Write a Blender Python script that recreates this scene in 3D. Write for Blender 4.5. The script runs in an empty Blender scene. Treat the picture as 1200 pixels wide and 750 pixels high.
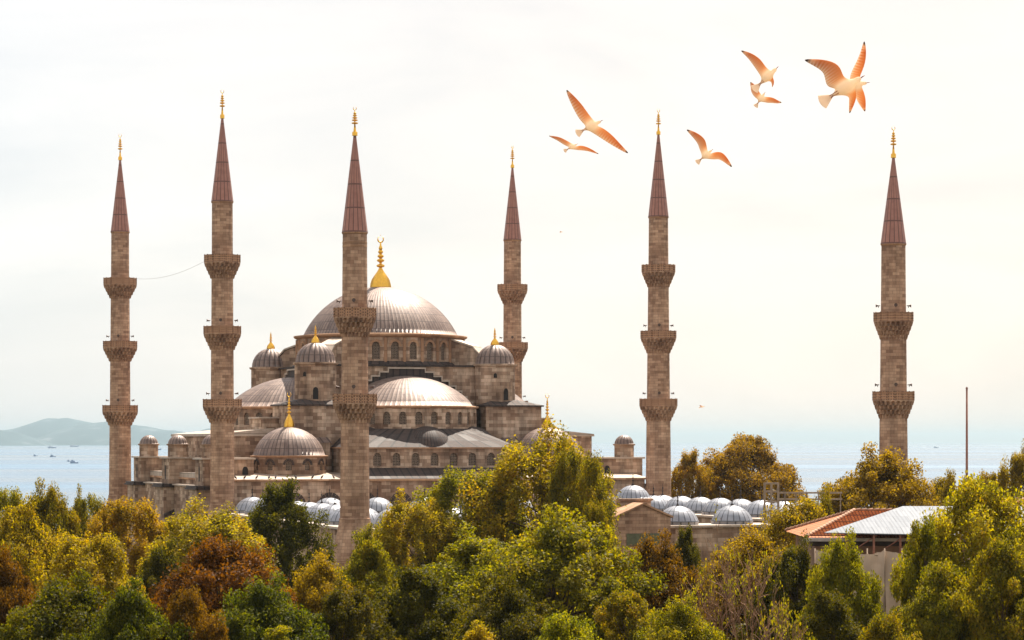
import bpy, math, random
import numpy as np
from mathutils import Vector, Matrix
R = math.radians
sc = bpy.context.scene
COL = sc.collection

# ------------------------------------------------------------------ camera, sky, sun, exposure
F, YH, CAMZ = 3200.0, 517.0, 20.0          # focal length in photo pixels (1200 wide), horizon row, eye height
cd = bpy.data.cameras.new('camera'); cam = bpy.data.objects.new('camera', cd); COL.objects.link(cam)
cd.sensor_width = 36.0; cd.lens = 36.0 * F / 1200.0; cd.shift_y = (YH - 375.0) / 1200.0
cd.clip_start = 1.0; cd.clip_end = 120000.0
cam.location = (0, 0, CAMZ); cam.rotation_euler = (R(90), 0, 0); sc.camera = cam

SUN_EL, SUN_AZ = 56.0, 20.0                 # degrees; azimuth measured to the right of the view direction
VEIL = (5.2, 5.03, 4.86)
world = bpy.data.worlds.new('World'); sc.world = world; world.use_nodes = True
nt = world.node_tree; nt.nodes.clear()
sky = nt.nodes.new('ShaderNodeTexSky'); sky.sky_type = 'NISHITA'; sky.sun_disc = False
sky.sun_elevation = R(SUN_EL); sky.sun_rotation = R(SUN_AZ); sky.altitude = 50
sky.air_density = 1.0; sky.dust_density = 1.5; sky.ozone_density = 1.0
bg = nt.nodes.new('ShaderNodeBackground'); bg.inputs['Strength'].default_value = 0.085
wo = nt.nodes.new('ShaderNodeOutputWorld')
# a thin bright veil of cloud over the blue
wtc = nt.nodes.new('ShaderNodeTexCoord'); wmp = nt.nodes.new('ShaderNodeMapping'); wmp.inputs['Scale'].default_value = (5, 5, 16)
wnz = nt.nodes.new('ShaderNodeTexNoise'); wnz.inputs['Scale'].default_value = 1.0; wnz.inputs['Detail'].default_value = 7.0; wnz.inputs['Roughness'].default_value = 0.55; wnz.inputs['Distortion'].default_value = 0.6
nt.links.new(wtc.outputs['Generated'], wmp.inputs[0]); nt.links.new(wmp.outputs[0], wnz.inputs[0])
wrp = nt.nodes.new('ShaderNodeValToRGB'); we = wrp.color_ramp.elements
we[0].position = 0.38; we[0].color = (VEIL[0] * .84, VEIL[1] * .87, VEIL[2] * .90, 1); we[1].position = 0.62; we[1].color = (*VEIL, 1)
nt.links.new(wnz.outputs[0], wrp.inputs[0])
wmx = nt.nodes.new('ShaderNodeMix'); wmx.data_type = 'RGBA'; wmx.inputs[0].default_value = 0.86
# the veil is warmer and brighter towards the sun's side of the sky
wdt = nt.nodes.new('ShaderNodeVectorMath'); wdt.operation = 'DOT_PRODUCT'; wdt.inputs[1].default_value = (math.sin(R(24)) * math.cos(R(16)), math.cos(R(24)) * math.cos(R(16)), math.sin(R(16)))
nt.links.new(wtc.outputs['Generated'], wdt.inputs[0])
wr2 = nt.nodes.new('ShaderNodeValToRGB'); w2 = wr2.color_ramp.elements; w2[0].position = 0.80; w2[0].color = (1, 1, 1, 1); w2[1].position = 0.985; w2[1].color = (1.13, 1.005, .89, 1)
nt.links.new(wdt.outputs['Value'], wr2.inputs[0])
wml = nt.nodes.new('ShaderNodeMix'); wml.data_type = 'RGBA'; wml.blend_type = 'MULTIPLY'; wml.inputs[0].default_value = 1.0
nt.links.new(wrp.outputs[0], wml.inputs[6]); nt.links.new(wr2.outputs[0], wml.inputs[7])
nt.links.new(sky.outputs[0], wmx.inputs[6]); nt.links.new(wml.outputs[2], wmx.inputs[7])
nt.links.new(wmx.outputs[2], bg.inputs[0]); nt.links.new(bg.outputs[0], wo.inputs[0])

sl = bpy.data.lights.new('sun', 'SUN'); sl.energy = 4.1; sl.angle = R(0.53); sl.color = (1.0, 0.91, 0.79)
so = bpy.data.objects.new('sun', sl); COL.objects.link(so)
sdir = Vector((math.sin(R(SUN_AZ)) * math.cos(R(SUN_EL)), math.cos(R(SUN_AZ)) * math.cos(R(SUN_EL)), math.sin(R(SUN_EL))))
so.rotation_euler = sdir.to_track_quat('Z', 'Y').to_euler(); so.location = (60, 200, 120)

vs = sc.view_settings
sc.display_settings.display_device = 'sRGB'
vs.view_transform = 'Standard'; vs.look = 'None'; vs.gamma = 1.0; vs.use_curve_mapping = False
vs.exposure = 1.23
cy = sc.cycles
cy.use_denoising = True; cy.max_bounces = 6; cy.diffuse_bounces = 3; cy.glossy_bounces = 3; cy.transmission_bounces = 4
cy.transparent_max_bounces = 8; cy.volume_bounces = 0; cy.sample_clamp_indirect = 6.0
cy.caustics_reflective = False; cy.caustics_refractive = False

# ------------------------------------------------------------------ helpers
def wx(px, Y): return (px - 600.0) * Y / F
def wz(py, Y): return CAMZ + (YH - py) * Y / F
def at(px, py, Y): return Vector((wx(px, Y), Y, wz(py, Y)))

def tag(o, label=None, cat=None, group=None, kind=None):
    if label: o['label'] = label
    if cat: o['category'] = cat
    if group: o['group'] = group
    if kind: o['kind'] = kind
    return o

def empty(name, loc=(0, 0, 0), rz=0.0):
    o = bpy.data.objects.new(name, None); COL.objects.link(o)
    o.empty_display_size = 0.5; o.location = loc; o.rotation_euler = (0, 0, rz)
    return o

class MB:
    """collects faces (with uv in metres) and links them as one mesh object"""
    def __init__(s): s.v = []; s.f = []; s.uv = []; s.sm = []; s.mi = []
    def face(s, pts, uvs=None, smooth=False, mi=0):
        b = len(s.v); s.v.extend([tuple(p) for p in pts]); s.f.append(tuple(range(b, b + len(pts))))
        s.uv.append(uvs if uvs else s._uv(pts)); s.sm.append(smooth); s.mi.append(mi)
    def _uv(s, pts):
        p = [Vector(q) for q in pts]
        n = Vector((0, 0, 0))
        for i in range(1, len(p) - 1): n += (p[i] - p[0]).cross(p[i + 1] - p[0])
        if n.length < 1e-12: n = Vector((0, 0, 1))
        n.normalize()
        if abs(n.z) > 0.75: return [(q.x, q.y) for q in p]
        t = Vector((-n.y, n.x, 0)).normalized()
        return [(q.dot(t), q.z) for q in p]
    def box(s, x0, x1, y0, y1, z0, z1, mi=0, bottom=True):
        a = [(x0, y0), (x1, y0), (x1, y1), (x0, y1)]
        s.prism(a, z0, z1, mi, bottom)
    def prism(s, poly, z0, z1, mi=0, bottom=True, top=True):
        n = len(poly)
        for i in range(n):
            p, q = poly[i], poly[(i + 1) % n]
            s.face([(p[0], p[1], z0), (q[0], q[1], z0), (q[0], q[1], z1), (p[0], p[1], z1)], mi=mi)
        if top: s.face([(p[0], p[1], z1) for p in poly], mi=mi)
        if bottom: s.face([(p[0], p[1], z0) for p in reversed(poly)], mi=mi)
    def extrude(s, poly3, d, mi=0):
        """closed planar polygon of 3-d points pushed along vector d"""
        d = Vector(d); A = [Vector(p) for p in poly3]; B = [p + d for p in A]; n = len(A)
        s.face(A, mi=mi); s.face(list(reversed(B)), mi=mi)
        for i in range(n):
            j = (i + 1) % n
            s.face([A[j], A[i], B[i], B[j]], mi=mi)
    def lathe(s, prof, n, c=(0, 0, 0), a0=0.0, a1=2 * math.pi, rmod=None, smooth=True, mi=0, uvk=None, sx=1.0):
        """prof: (r,z) bottom to top; rmod(angle,i)->factor; uvk: number of sheets round, for lead"""
        full = abs(a1 - a0 - 2 * math.pi) < 1e-6
        arc = [0.0]
        for i in range(1, len(prof)): arc.append(arc[-1] + math.hypot(prof[i][0] - prof[i - 1][0], prof[i][1] - prof[i - 1][1]))
        rm = max(p[0] for p in prof)
        base = len(s.v)
        for i, (r, z) in enumerate(prof):
            for k in range(n + (0 if full else 1)):
                a = a0 + (a1 - a0) * k / n
                rr = r * (rmod(a, i, k) if rmod else 1.0)
                s.v.append((c[0] + rr * math.cos(a), c[1] + rr * math.sin(a), c[2] + z))
        w = n if full else n + 1
        for i in range(len(prof) - 1):
            for k in range(n):
                k2 = (k + 1) % n if full else k + 1
                s.f.append((base + i * w + k, base + i * w + k2, base + (i + 1) * w + k2, base + (i + 1) * w + k))
                u0, u1 = (a0 + (a1 - a0) * k / n), (a0 + (a1 - a0) * (k + 1) / n)
                if uvk:
                    u0, u1 = u0 / (2 * math.pi) * uvk, u1 / (2 * math.pi) * uvk; v0, v1 = arc[i], arc[i + 1]
                else:
                    u0, u1 = u0 * rm, u1 * rm; v0, v1 = c[2] + prof[i][1], c[2] + prof[i + 1][1]
                s.uv.append([(u0, v0), (u1, v0), (u1, v1), (u0, v1)]); s.sm.append(smooth); s.mi.append(mi)
    def tube(s, pts, radii, n=6, mi=0, smooth=True, cap=True):
        pts = [Vector(p) for p in pts]; rings = []
        for i, p in enumerate(pts):
            d = (pts[min(i + 1, len(pts) - 1)] - pts[max(i - 1, 0)])
            d = d.normalized() if d.length > 1e-9 else Vector((0, 0, 1))
            a = d.cross(Vector((0, 0, 1)) if abs(d.z) < 0.9 else Vector((1, 0, 0))).normalized(); b = d.cross(a)
            rings.append(len(s.v))
            for k in range(n):
                t = 2 * math.pi * k / n
                s.v.append(tuple(p + (a * math.cos(t) + b * math.sin(t)) * radii[i]))
        for i in range(len(pts) - 1):
            for k in range(n):
                k2 = (k + 1) % n
                s.f.append((rings[i] + k2, rings[i] + k, rings[i + 1] + k, rings[i + 1] + k2))
                s.uv.append([(k / n, i), (k / n + .1, i), (k / n + .1, i + 1), (k / n, i + 1)]); s.sm.append(smooth); s.mi.append(mi)
        if cap:
            for r0, rev in ((rings[0], False), (rings[-1], True)):
                f = list(range(r0, r0 + n)); s.f.append(tuple(reversed(f)) if rev else tuple(f))
                s.uv.append([(0, 0)] * n); s.sm.append(False); s.mi.append(mi)
    def arcade(s, mapf, s0, s1, z0, z1, ops, depth=0.45, step=1.0):
        """wall strip with arched openings; mapf(s,z,d) -> point d metres behind the face; ops: (centre,width,sill,spring)"""
        ops = sorted(ops); cuts = [s0]
        def strip(a, b, za, zb, za2=None, zb2=None):
            za2 = za if za2 is None else za2; zb2 = zb if zb2 is None else zb2
            s.face([mapf(a, za, 0), mapf(b, za2, 0), mapf(b, zb2, 0), mapf(a, zb, 0)], [(a, za), (b, za2), (b, zb2), (a, zb)])
        x = s0
        for (c, w, sl_, sp) in ops + [(s1, 0, 0, 0)]:
            e = c - w / 2
            m = max(1, int(math.ceil((e - x) / step)))
            for i in range(m): strip(x + (e - x) * i / m, x + (e - x) * (i + 1) / m, z0, z1)
            if w == 0: break
            n = 8; pts = []
            for i in range(n + 1):
                q = -1 + 2 * i / n; xx = c + q * w / 2; zz = sp + math.sqrt(max(0, 1 - q * q)) * w / 2 * 1.1
                pts.append((xx, zz))
            for i in range(n):
                (xa, zA), (xb, zB) = pts[i], pts[i + 1]
                strip(xa, xb, zA, z1, zB, z1); strip(xa, xb, z0, sl_)
            ol = [(c - w / 2, sl_)] + pts + [(c + w / 2, sl_)]
            for i in range(len(ol)):
                p, q = ol[i], ol[(i + 1) % len(ol)]
                s.face([mapf(p[0], p[1], 0), mapf(q[0], q[1], 0), mapf(q[0], q[1], depth), mapf(p[0], p[1], depth)],
                       [(p[0], p[1]), (q[0], q[1]), (q[0] + .3, q[1]), (p[0] + .3, p[1])])
            x = c + w / 2
    def build(s, name, mats, parent=None, weld=False):
        me = bpy.data.meshes.new(name); me.from_pydata(s.v, [], s.f)
        uvl = me.uv_layers.new(name='UVMap')
        flat = [c for f in s.uv for p in f for c in p]
        uvl.data.foreach_set('uv', flat)
        me.polygons.foreach_set('use_smooth', s.sm)
        if not isinstance(mats, (list, tuple)): mats = [mats]
        for m in mats: me.materials.append(m)
        if len(mats) > 1: me.polygons.foreach_set('material_index', s.mi)
        me.update()
        o = bpy.data.objects.new(name, me); COL.objects.link(o)
        if parent: o.parent = parent
        return o

def copy_tree(o, parent=None):
    c = o.copy(); COL.objects.link(c); c.parent = parent
    for ch in list(o.children): copy_tree(ch, c)
    return c

# ------------------------------------------------------------------ materials
class N:
    def __init__(s, name):
        s.m = bpy.data.materials.new(name); s.m.use_nodes = True; s.t = s.m.node_tree; s.t.nodes.clear()
        s.out = s.t.nodes.new('ShaderNodeOutputMaterial')
    def n(s, typ, **kw):
        o = s.t.nodes.new('ShaderNode' + typ)
        for k, v in kw.items():
            if k in o.inputs: o.inputs[k].default_value = v
            else: setattr(o, k, v)
        return o
    def l(s, a, b): s.t.links.new(a, b)
    def ramp(s, fac, stops):
        r = s.n('ValToRGB'); e = r.color_ramp.elements
        while len(e) < len(stops): e.new(0.5)
        for i, (p, c) in enumerate(stops): e[i].position = p; e[i].color = (*c, 1)
        if fac is not None: s.l(fac, r.inputs[0])
        return r
    def mix(s, fac, a, b, mode='MIX'):
        m = s.n('Mix', data_type='RGBA', blend_type=mode)
        for val, sock in ((fac, m.inputs[0]), (a, m.inputs[6]), (b, m.inputs[7])):
            if hasattr(val, 'is_linked'): s.l(val, sock)
            elif isinstance(val, (int, float)): sock.default_value = val
            else: sock.default_value = (*val, 1)
        return m.outputs[2]
    def pbr(s, color=None, rough=0.8, metal=0.0, bump=None, bstr=0.3, bdist=0.05, spec=0.5):
        p = s.n('BsdfPrincipled'); p.inputs['Roughness'].default_value = rough if not hasattr(rough, 'is_linked') else 0.5
        if hasattr(rough, 'is_linked'): s.l(rough, p.inputs['Roughness'])
        p.inputs['Metallic'].default_value = metal; p.inputs['Specular IOR Level'].default_value = spec
        if hasattr(color, 'is_linked'): s.l(color, p.inputs['Base Color'])
        elif color: p.inputs['Base Color'].default_value = (*color, 1)
        if bump is not None:
            b = s.n('Bump', Strength=bstr, Distance=bdist); s.l(bump, b.inputs['Height']); s.l(b.outputs[0], p.inputs['Normal'])
        s.l(p.outputs[0], s.out.inputs[0]); return p

def simple(name, c, rough=0.7, metal=0.0, var=0.25, scale=2.0):
    k = N(name); tc = k.n('TexCoord'); nz = k.n('TexNoise', Scale=scale, Detail=4.0); k.l(tc.outputs['Object'], nz.inputs[0])
    r = k.ramp(nz.outputs[0], [(0.3, tuple(x * (1 - var) for x in c)), (0.7, tuple(min(1, x * (1 + var)) for x in c))])
    k.pbr(r.outputs[0], rough, metal); return k.m

def stone(name, light, mid, dark, bw=1.0, bh=0.42, stain=0.45, mortar=(.24, .145, .09)):
    """coursed ashlar: each block its own tone; broad stains of age"""
    k = N(name); uv = k.n('UVMap'); tc = k.n('TexCoord')
    br = k.n('TexBrick', offset=0.5, offset_frequency=2, squash=1.0); k.l(uv.outputs[0], br.inputs[0])
    br.inputs['Scale'].default_value = 1.0; br.inputs['Brick Width'].default_value = bw; br.inputs['Row Height'].default_value = bh
    br.inputs['Mortar Size'].default_value = 0.014; br.inputs['Mortar Smooth'].default_value = 0.3; br.inputs['Bias'].default_value = 0.0
    br.inputs['Color1'].default_value = (0, 0, 0, 1); br.inputs['Color2'].default_value = (1, 1, 1, 1); br.inputs['Mortar'].default_value = (0.5, 0.5, 0.5, 1)
    # patches where the blocks were renewed come in lighter groups
    nz = k.n('TexNoise', Scale=0.22, Detail=3.0); k.l(tc.outputs['Object'], nz.inputs[0])
    ad = k.n('Math', operation='MULTIPLY_ADD'); k.l(nz.outputs[0], ad.inputs[0]); ad.inputs[1].default_value = 1.9; ad.inputs[2].default_value = -0.86
    sm = k.n('Math', operation='ADD'); k.l(ad.outputs[0], sm.inputs[0])
    hv = k.n('Math', operation='MULTIPLY'); k.l(br.outputs[0], hv.inputs[0]); hv.inputs[1].default_value = 0.75; k.l(hv.outputs[0], sm.inputs[1])
    c = k.ramp(sm.outputs[0], [(0.0, dark), (0.45, mid), (0.95, light)])
    cm = k.mix(br.outputs[1], c.outputs[0], mortar)
    n2 = k.n('TexNoise', Scale=1.1, Detail=6.0, Roughness=0.65); mp = k.n('Mapping'); mp.inputs['Scale'].default_value = (1, 1, 0.18)
    k.l(tc.outputs['Object'], mp.inputs[0]); k.l(mp.outputs[0], n2.inputs[0])
    st = k.ramp(n2.outputs[0], [(0.35, (1 - stain,) * 3), (0.62, (1, 1, 1))])
    fin = k.mix(0.8, cm, st.outputs[0], 'MULTIPLY')
    n3 = k.n('TexNoise', Scale=9.0, Detail=4.0); k.l(tc.outputs['Object'], n3.inputs[0])
    k.pbr(fin, 0.88, 0, n3.outputs[0], 0.5, 0.05, 0.25); return k.m

def lead(name, a, b, rough=0.42, metal=0.35, sheet=1.4, seams=True):
    """lead sheets between raised seams: every sheet weathered a little differently (uv: u counts sheets)"""
    k = N(name); uv = k.n('UVMap'); tc = k.n('TexCoord')
    sx = k.n('SeparateXYZ'); k.l(uv.outputs[0], sx.inputs[0])
    fu = k.n('Math', operation='FLOOR'); k.l(sx.outputs[0], fu.inputs[0])
    dv = k.n('Math', operation='DIVIDE'); k.l(sx.outputs[1], dv.inputs[0]); dv.inputs[1].default_value = sheet
    fr = k.n('Math', operation='FRACT'); k.l(dv.outputs[0], fr.inputs[0])
    fv = k.n('Math', operation='FLOOR'); k.l(dv.outputs[0], fv.inputs[0])
    cb = k.n('CombineXYZ'); k.l(fu.outputs[0], cb.inputs[0]); k.l(fv.outputs[0], cb.inputs[1])
    wn = k.n('TexWhiteNoise'); k.l(cb.outputs[0], wn.inputs[0])
    nz = k.n('TexNoise', Scale=1.6, Detail=5.0); k.l(tc.outputs['Object'], nz.inputs[0])
    av = k.n('Math', operation='MULTIPLY_ADD'); k.l(wn.outputs[0], av.inputs[0]); av.inputs[1].default_value = 0.45; k.l(nz.outputs[0], av.inputs[2])
    c = k.ramp(av.outputs[0], [(0.35, a), (1.0, b)])
    jt = k.n('Math', operation='LESS_THAN'); k.l(fr.outputs[0], jt.inputs[0]); jt.inputs[1].default_value = 0.06
    fu2 = k.n('Math', operation='FRACT'); k.l(sx.outputs[0], fu2.inputs[0])
    ju = k.n('Math', operation='PINGPONG'); k.l(fu2.outputs[0], ju.inputs[0]); ju.inputs[1].default_value = 0.5
    ju2 = k.n('Math', operation='LESS_THAN'); k.l(ju.outputs[0], ju2.inputs[0]); ju2.inputs[1].default_value = 0.10 if seams else -1.0
    jm = k.n('Math', operation='MAXIMUM'); k.l(jt.outputs[0], jm.inputs[0]); k.l(ju2.outputs[0], jm.inputs[1])
    cj = k.mix(jm.outputs[0], c.outputs[0], tuple(x * 0.5 for x in a))
    rr = k.n('Math', operation='MULTIPLY_ADD'); k.l(wn.outputs[0], rr.inputs[0]); rr.inputs[1].default_value = 0.16; rr.inputs[2].default_value = rough - 0.08
    k.pbr(cj, rr.outputs[0], metal, nz.outputs[0], 0.25, 0.06); return k.m

M = {}
M['stone'] = stone('warm_ashlar', (.72, .53, .385), (.46, .305, .205), (.24, .14, .09), bw=1.3, bh=.5, stain=.6)
M['stone_minaret'] = stone('minaret_ashlar', (.66, .42, .275), (.48, .285, .18), (.31, .17, .105), bw=0.85, bh=0.36, stain=0.5)
M['stone_trim'] = stone('trim_stone', (.60, .36, .21), (.48, .27, .155), (.33, .18, .10), bw=1.6, bh=0.5, stain=0.3)
M['lead'] = lead('weathered_lead', (.15, .097, .078), (.29, .205, .165), rough=.54, metal=.18)
M['lead_dark'] = lead('shaded_lead_roof', (.035, .021, .016), (.075, .046, .035), rough=0.75, metal=0.0)  # shade on roofs sloping away from the sun is put into this colour
M['lead_flat'] = lead('roof_lead', (.36, .28, .21), (.54, .43, .34), rough=0.55, metal=0.1, seams=False)  # flat-roof copy of the lead, sunlit brightness put into its base colour
M['lead_pale'] = lead('sky_tinted_lead', (.23, .235, .26), (.38, .39, .43), rough=0.45, metal=0.3)  # same lead, reflected sky put in as a paler, bluer base
M['spire'] = lead('spire_lead', (.29, .12, .085), (.44, .20, .145), rough=0.5, metal=0.25, sheet=2.6)
M['gold'] = simple('gilded_copper', (.95, .50, .07), 0.28, 0.9, 0.12, 3)
M['darkmetal'] = simple('dark_metal', (.05, .035, .03), 0.5, 0.6)
M['loud'] = simple('horn_metal', (.10, .06, .045), 0.5, 0.3)
M['tile_blue'] = simple('blue_tile', (.20, .22, .30), 0.3)
M['rail'] = simple('weathered_steel', (.36, .26, .18), 0.6, 0.3)
M['pole'] = simple('pole_paint', (.26, .11, .07), 0.5, 0.2)
M['net'] = simple('scaffold_net', (.62, .46, .34), 0.9, 0, 0.15, 0.7)
M['plaster'] = simple('old_plaster', (.30, .17, .10), 0.9, 0, 0.35, 0.6)
M['bark'] = simple('bark', (.10, .06, .035), 0.95, 0, 0.4, 6)
M['twig'] = simple('bare_twigs', (.28, .15, .08), 0.9, 0, 0.3, 4)
M['pigeon'] = simple('pigeon_grey', (.06, .05, .05), 0.8)
M['boat'] = simple('boat_paint', (.3, .36, .46), 0.6)
M['boatwhite'] = simple('boat_white', (.6, .62, .65), 0.6)
M['cable'] = simple('thin_cable', (.3, .28, .26), 0.7)
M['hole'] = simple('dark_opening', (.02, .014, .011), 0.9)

def lattice():
    k = N('plaster_lattice'); uv = k.n('UVMap')
    vo = k.n('TexVoronoi', feature='DISTANCE_TO_EDGE', Scale=4.6, Randomness=0.35); k.l(uv.outputs[0], vo.inputs[0])
    r = k.ramp(vo.outputs[0], [(0.09, (.34, .24, .16)), (0.13, (.035, .024, .02))])
    k.pbr(r.outputs[0], 0.8); return k.m
M['lattice'] = lattice()

def parapet_mat():
    k = N('pierced_parapet'); uv = k.n('UVMap')
    mp = k.n('Mapping'); mp.inputs['Scale'].default_value = (3.3, 3.3, 1); k.l(uv.outputs[0], mp.inputs[0])
    vo = k.n('TexVoronoi', Randomness=0.0, Scale=1.0); k.l(mp.outputs[0], vo.inputs[0])
    tc = k.n('TexCoord'); nz = k.n('TexNoise', Scale=1.5, Detail=4.0); k.l(tc.outputs['Object'], nz.inputs[0])
    c = k.ramp(nz.outputs[0], [(0.3, (.38, .20, .11)), (0.7, (.54, .30, .17))])
    r = k.ramp(vo.outputs[0], [(0.24, (0.28, 0.28, 0.28)), (0.30, (1, 1, 1))])  # piercings are only dark dots, the shade inside them painted on
    k.pbr(k.mix(1.0, c.outputs[0], r.outputs[0], 'MULTIPLY'), 0.85); return k.m
M['parapet'] = parapet_mat()

def leaf_mat(name, cols, trans=0.5):
    k = N(name); at_ = k.n('Attribute', attribute_name='tone')
    oi = k.n('ObjectInfo')
    r = k.ramp(at_.outputs['Fac'], [(i / max(1, len(cols) - 1), c) for i, c in enumerate(cols)])
    hv = k.n('HueSaturation'); k.l(r.outputs[0], hv.inputs['Color'])
    ma = k.n('Math', operation='MULTIPLY_ADD'); k.l(oi.outputs['Random'], ma.inputs[0]); ma.inputs[1].default_value = 0.025; ma.inputs[2].default_value = 0.488
    k.l(ma.outputs[0], hv.inputs['Hue'])
    p = k.n('BsdfPrincipled'); p.inputs['Roughness'].default_value = 0.6; p.inputs['Specular IOR Level'].default_value = 0.15
    t = k.n('BsdfTranslucent'); k.l(hv.outputs[0], p.inputs['Base Color'])
    br = k.n('HueSaturation'); br.inputs['Value'].default_value = 2.0; br.inputs['Saturation'].default_value = 1.1; k.l(hv.outputs[0], br.inputs['Color']); k.l(br.outputs[0], t.inputs['Color'])
    mx = k.n('MixShader'); mx.inputs[0].default_value = trans
    k.l(p.outputs[0], mx.inputs[1]); k.l(t.outputs[0], mx.inputs[2]); k.l(mx.outputs[0], k.out.inputs[0])
    return k.m
L = {
 'olive':  leaf_mat('olive_leaves', [(.055, .055, .005), (.135, .12, .007), (.24, .19, .010), (.21, .12, .007)]),
 'yellow': leaf_mat('yellowing_leaves', [(.08, .07, .005), (.21, .165, .009), (.34, .25, .013), (.30, .16, .009)]),
 'amber':  leaf_mat('amber_leaves', [(.08, .062, .005), (.21, .14, .008), (.33, .215, .011), (.28, .13, .008)]),
 'orange': leaf_mat('orange_leaves', [(.07, .048, .005), (.18, .115, .008), (.28, .18, .010), (.19, .12, .008)]),
 'rust':   leaf_mat('rust_leaves', [(.04, .022, .004), (.10, .046, .006), (.16, .07, .008), (.12, .065, .006)]),
 'green':  leaf_mat('green_leaves', [(.025, .028, .003), (.055, .06, .005), (.105, .10, .007), (.14, .11, .008)]),
 'dark':   leaf_mat('dark_leaves', [(.025, .023, .003), (.052, .047, .004), (.095, .08, .006), (.12, .08, .006)]),
 'lime':   leaf_mat('fresh_green_leaves', [(.05, .052, .005), (.125, .12, .007), (.235, .20, .010), (.26, .18, .009)]),
}

def tile_roof():
    k = N('red_pantiles'); uv = k.n('UVMap')
    br = k.n('TexBrick', offset=0.0); k.l(uv.outputs[0], br.inputs[0]); br.inputs['Scale'].default_value = 1.0
    br.inputs['Brick Width'].default_value = 0.24; br.inputs['Row Height'].default_value = 0.42; br.inputs['Mortar Size'].default_value = 0.03
    br.inputs['Color1'].default_value = (.42, .125, .028, 1); br.inputs['Color2'].default_value = (.62, .21, .055, 1); br.inputs['Mortar'].default_value = (.12, .03, .012, 1)
    k.pbr(br.outputs[0], 0.8, 0, br.outputs[1], 0.6, -0.06); return k.m
M['tiles'] = tile_roof()
def corrugated():
    k = N('corrugated_sheet'); uv = k.n('UVMap'); tc = k.n('TexCoord')
    wv = k.n('TexWave', wave_type='BANDS', bands_direction='X', Scale=1.1); k.l(uv.outputs[0], wv.inputs[0])
    br = k.n('TexBrick', offset=0.5); k.l(uv.outputs[0], br.inputs[0]); br.inputs['Scale'].default_value = 1.0
    br.inputs['Brick Width'].default_value = 1.0; br.inputs['Row Height'].default_value = 2.2; br.inputs['Mortar Size'].default_value = 0.03
    br.inputs['Color1'].default_value = (.15, .165, .19, 1); br.inputs['Color2'].default_value = (.20, .215, .24, 1); br.inputs['Mortar'].default_value = (.10, .11, .125, 1)
    k.pbr(br.outputs[0], 0.65, 0.0, wv.outputs[0], 0.4, 0.05, 0.3); return k.m
M['sheet'] = corrugated()

# ------------------------------------------------------------------ ground, sea, hills
def grid_obj(name, xs, ys, zf, mat):
    nx, ny = len(xs), len(ys)
    v = [(x, y, zf(x, y)) for y in ys for x in xs]
    f = [(j * nx + i, j * nx + i + 1, (j + 1) * nx + i + 1, (j + 1) * nx + i) for j in range(ny - 1) for i in range(nx - 1)]
    me = bpy.data.meshes.new(name); me.from_pydata(v, [], f); me.materials.append(mat)
    for p in me.polygons: p.use_smooth = True
    o = bpy.data.objects.new(name, me); COL.objects.link(o); return o

def ground_mat():
    k = N('park_ground'); tc = k.n('TexCoord'); nz = k.n('TexNoise', Scale=0.15, Detail=8.0); k.l(tc.outputs['Object'], nz.inputs[0])
    r = k.ramp(nz.outputs[0], [(0.35, (.04, .045, .012)), (0.55, (.09, .07, .03)), (0.75, (.13, .10, .06))])
    k.pbr(r.outputs[0], 0.95, 0, nz.outputs[0], 0.5, 0.3); return k.m
SEA = -8.0
def gz(x, y):
    if y < 520: return 0.0
    t = min(1.0, (y - 520) / 260.0)
    return -13.0 * t * t * (3 - 2 * t)
ys = [-400, -100, 0, 60, 150, 250, 350, 450, 520, 560, 600, 650, 700, 740, 780, 850]
tag(grid_obj('ground', [-2500, -900, -400, -150, 0, 150, 400, 900, 2500], ys, gz, ground_mat()), kind='structure')

def sea_mat():
    k = N('sea_water'); tc = k.n('TexCoord')
    # long bands of ruffled and calm water
    mp = k.n('Mapping'); mp.inputs['Scale'].default_value = (0.00010, 0.0011, 1); k.l(tc.outputs['Object'], mp.inputs[0])
    nb = k.n('TexNoise', Scale=1.0, Detail=5.0, Roughness=0.6); k.l(mp.outputs[0], nb.inputs[0])
    rg = k.ramp(nb.outputs[0], [(0.40, (.06,) * 3), (0.60, (.42,) * 3)])
    n1 = k.n('TexNoise', Scale=0.16, Detail=6.0, Roughness=0.7); k.l(tc.outputs['Object'], n1.inputs[0])
    c = k.ramp(nb.outputs[0], [(0.35, (.03, .09, .16)), (0.65, (.09, .18, .27))])
    k.pbr(c.outputs[0], rg.outputs[0], 0.0, n1.outputs[0], 0.6, 1.2); return k.m
me = bpy.data.meshes.new('sea'); S = 60000
me.from_pydata([(-S, 600, SEA), (S, 600, SEA), (S, 62000, SEA), (-S, 62000, SEA)], [], [(0, 1, 2, 3)]); me.materials.append(sea_mat())
o = bpy.data.objects.new('sea', me); COL.objects.link(o); tag(o, kind='structure')

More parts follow.
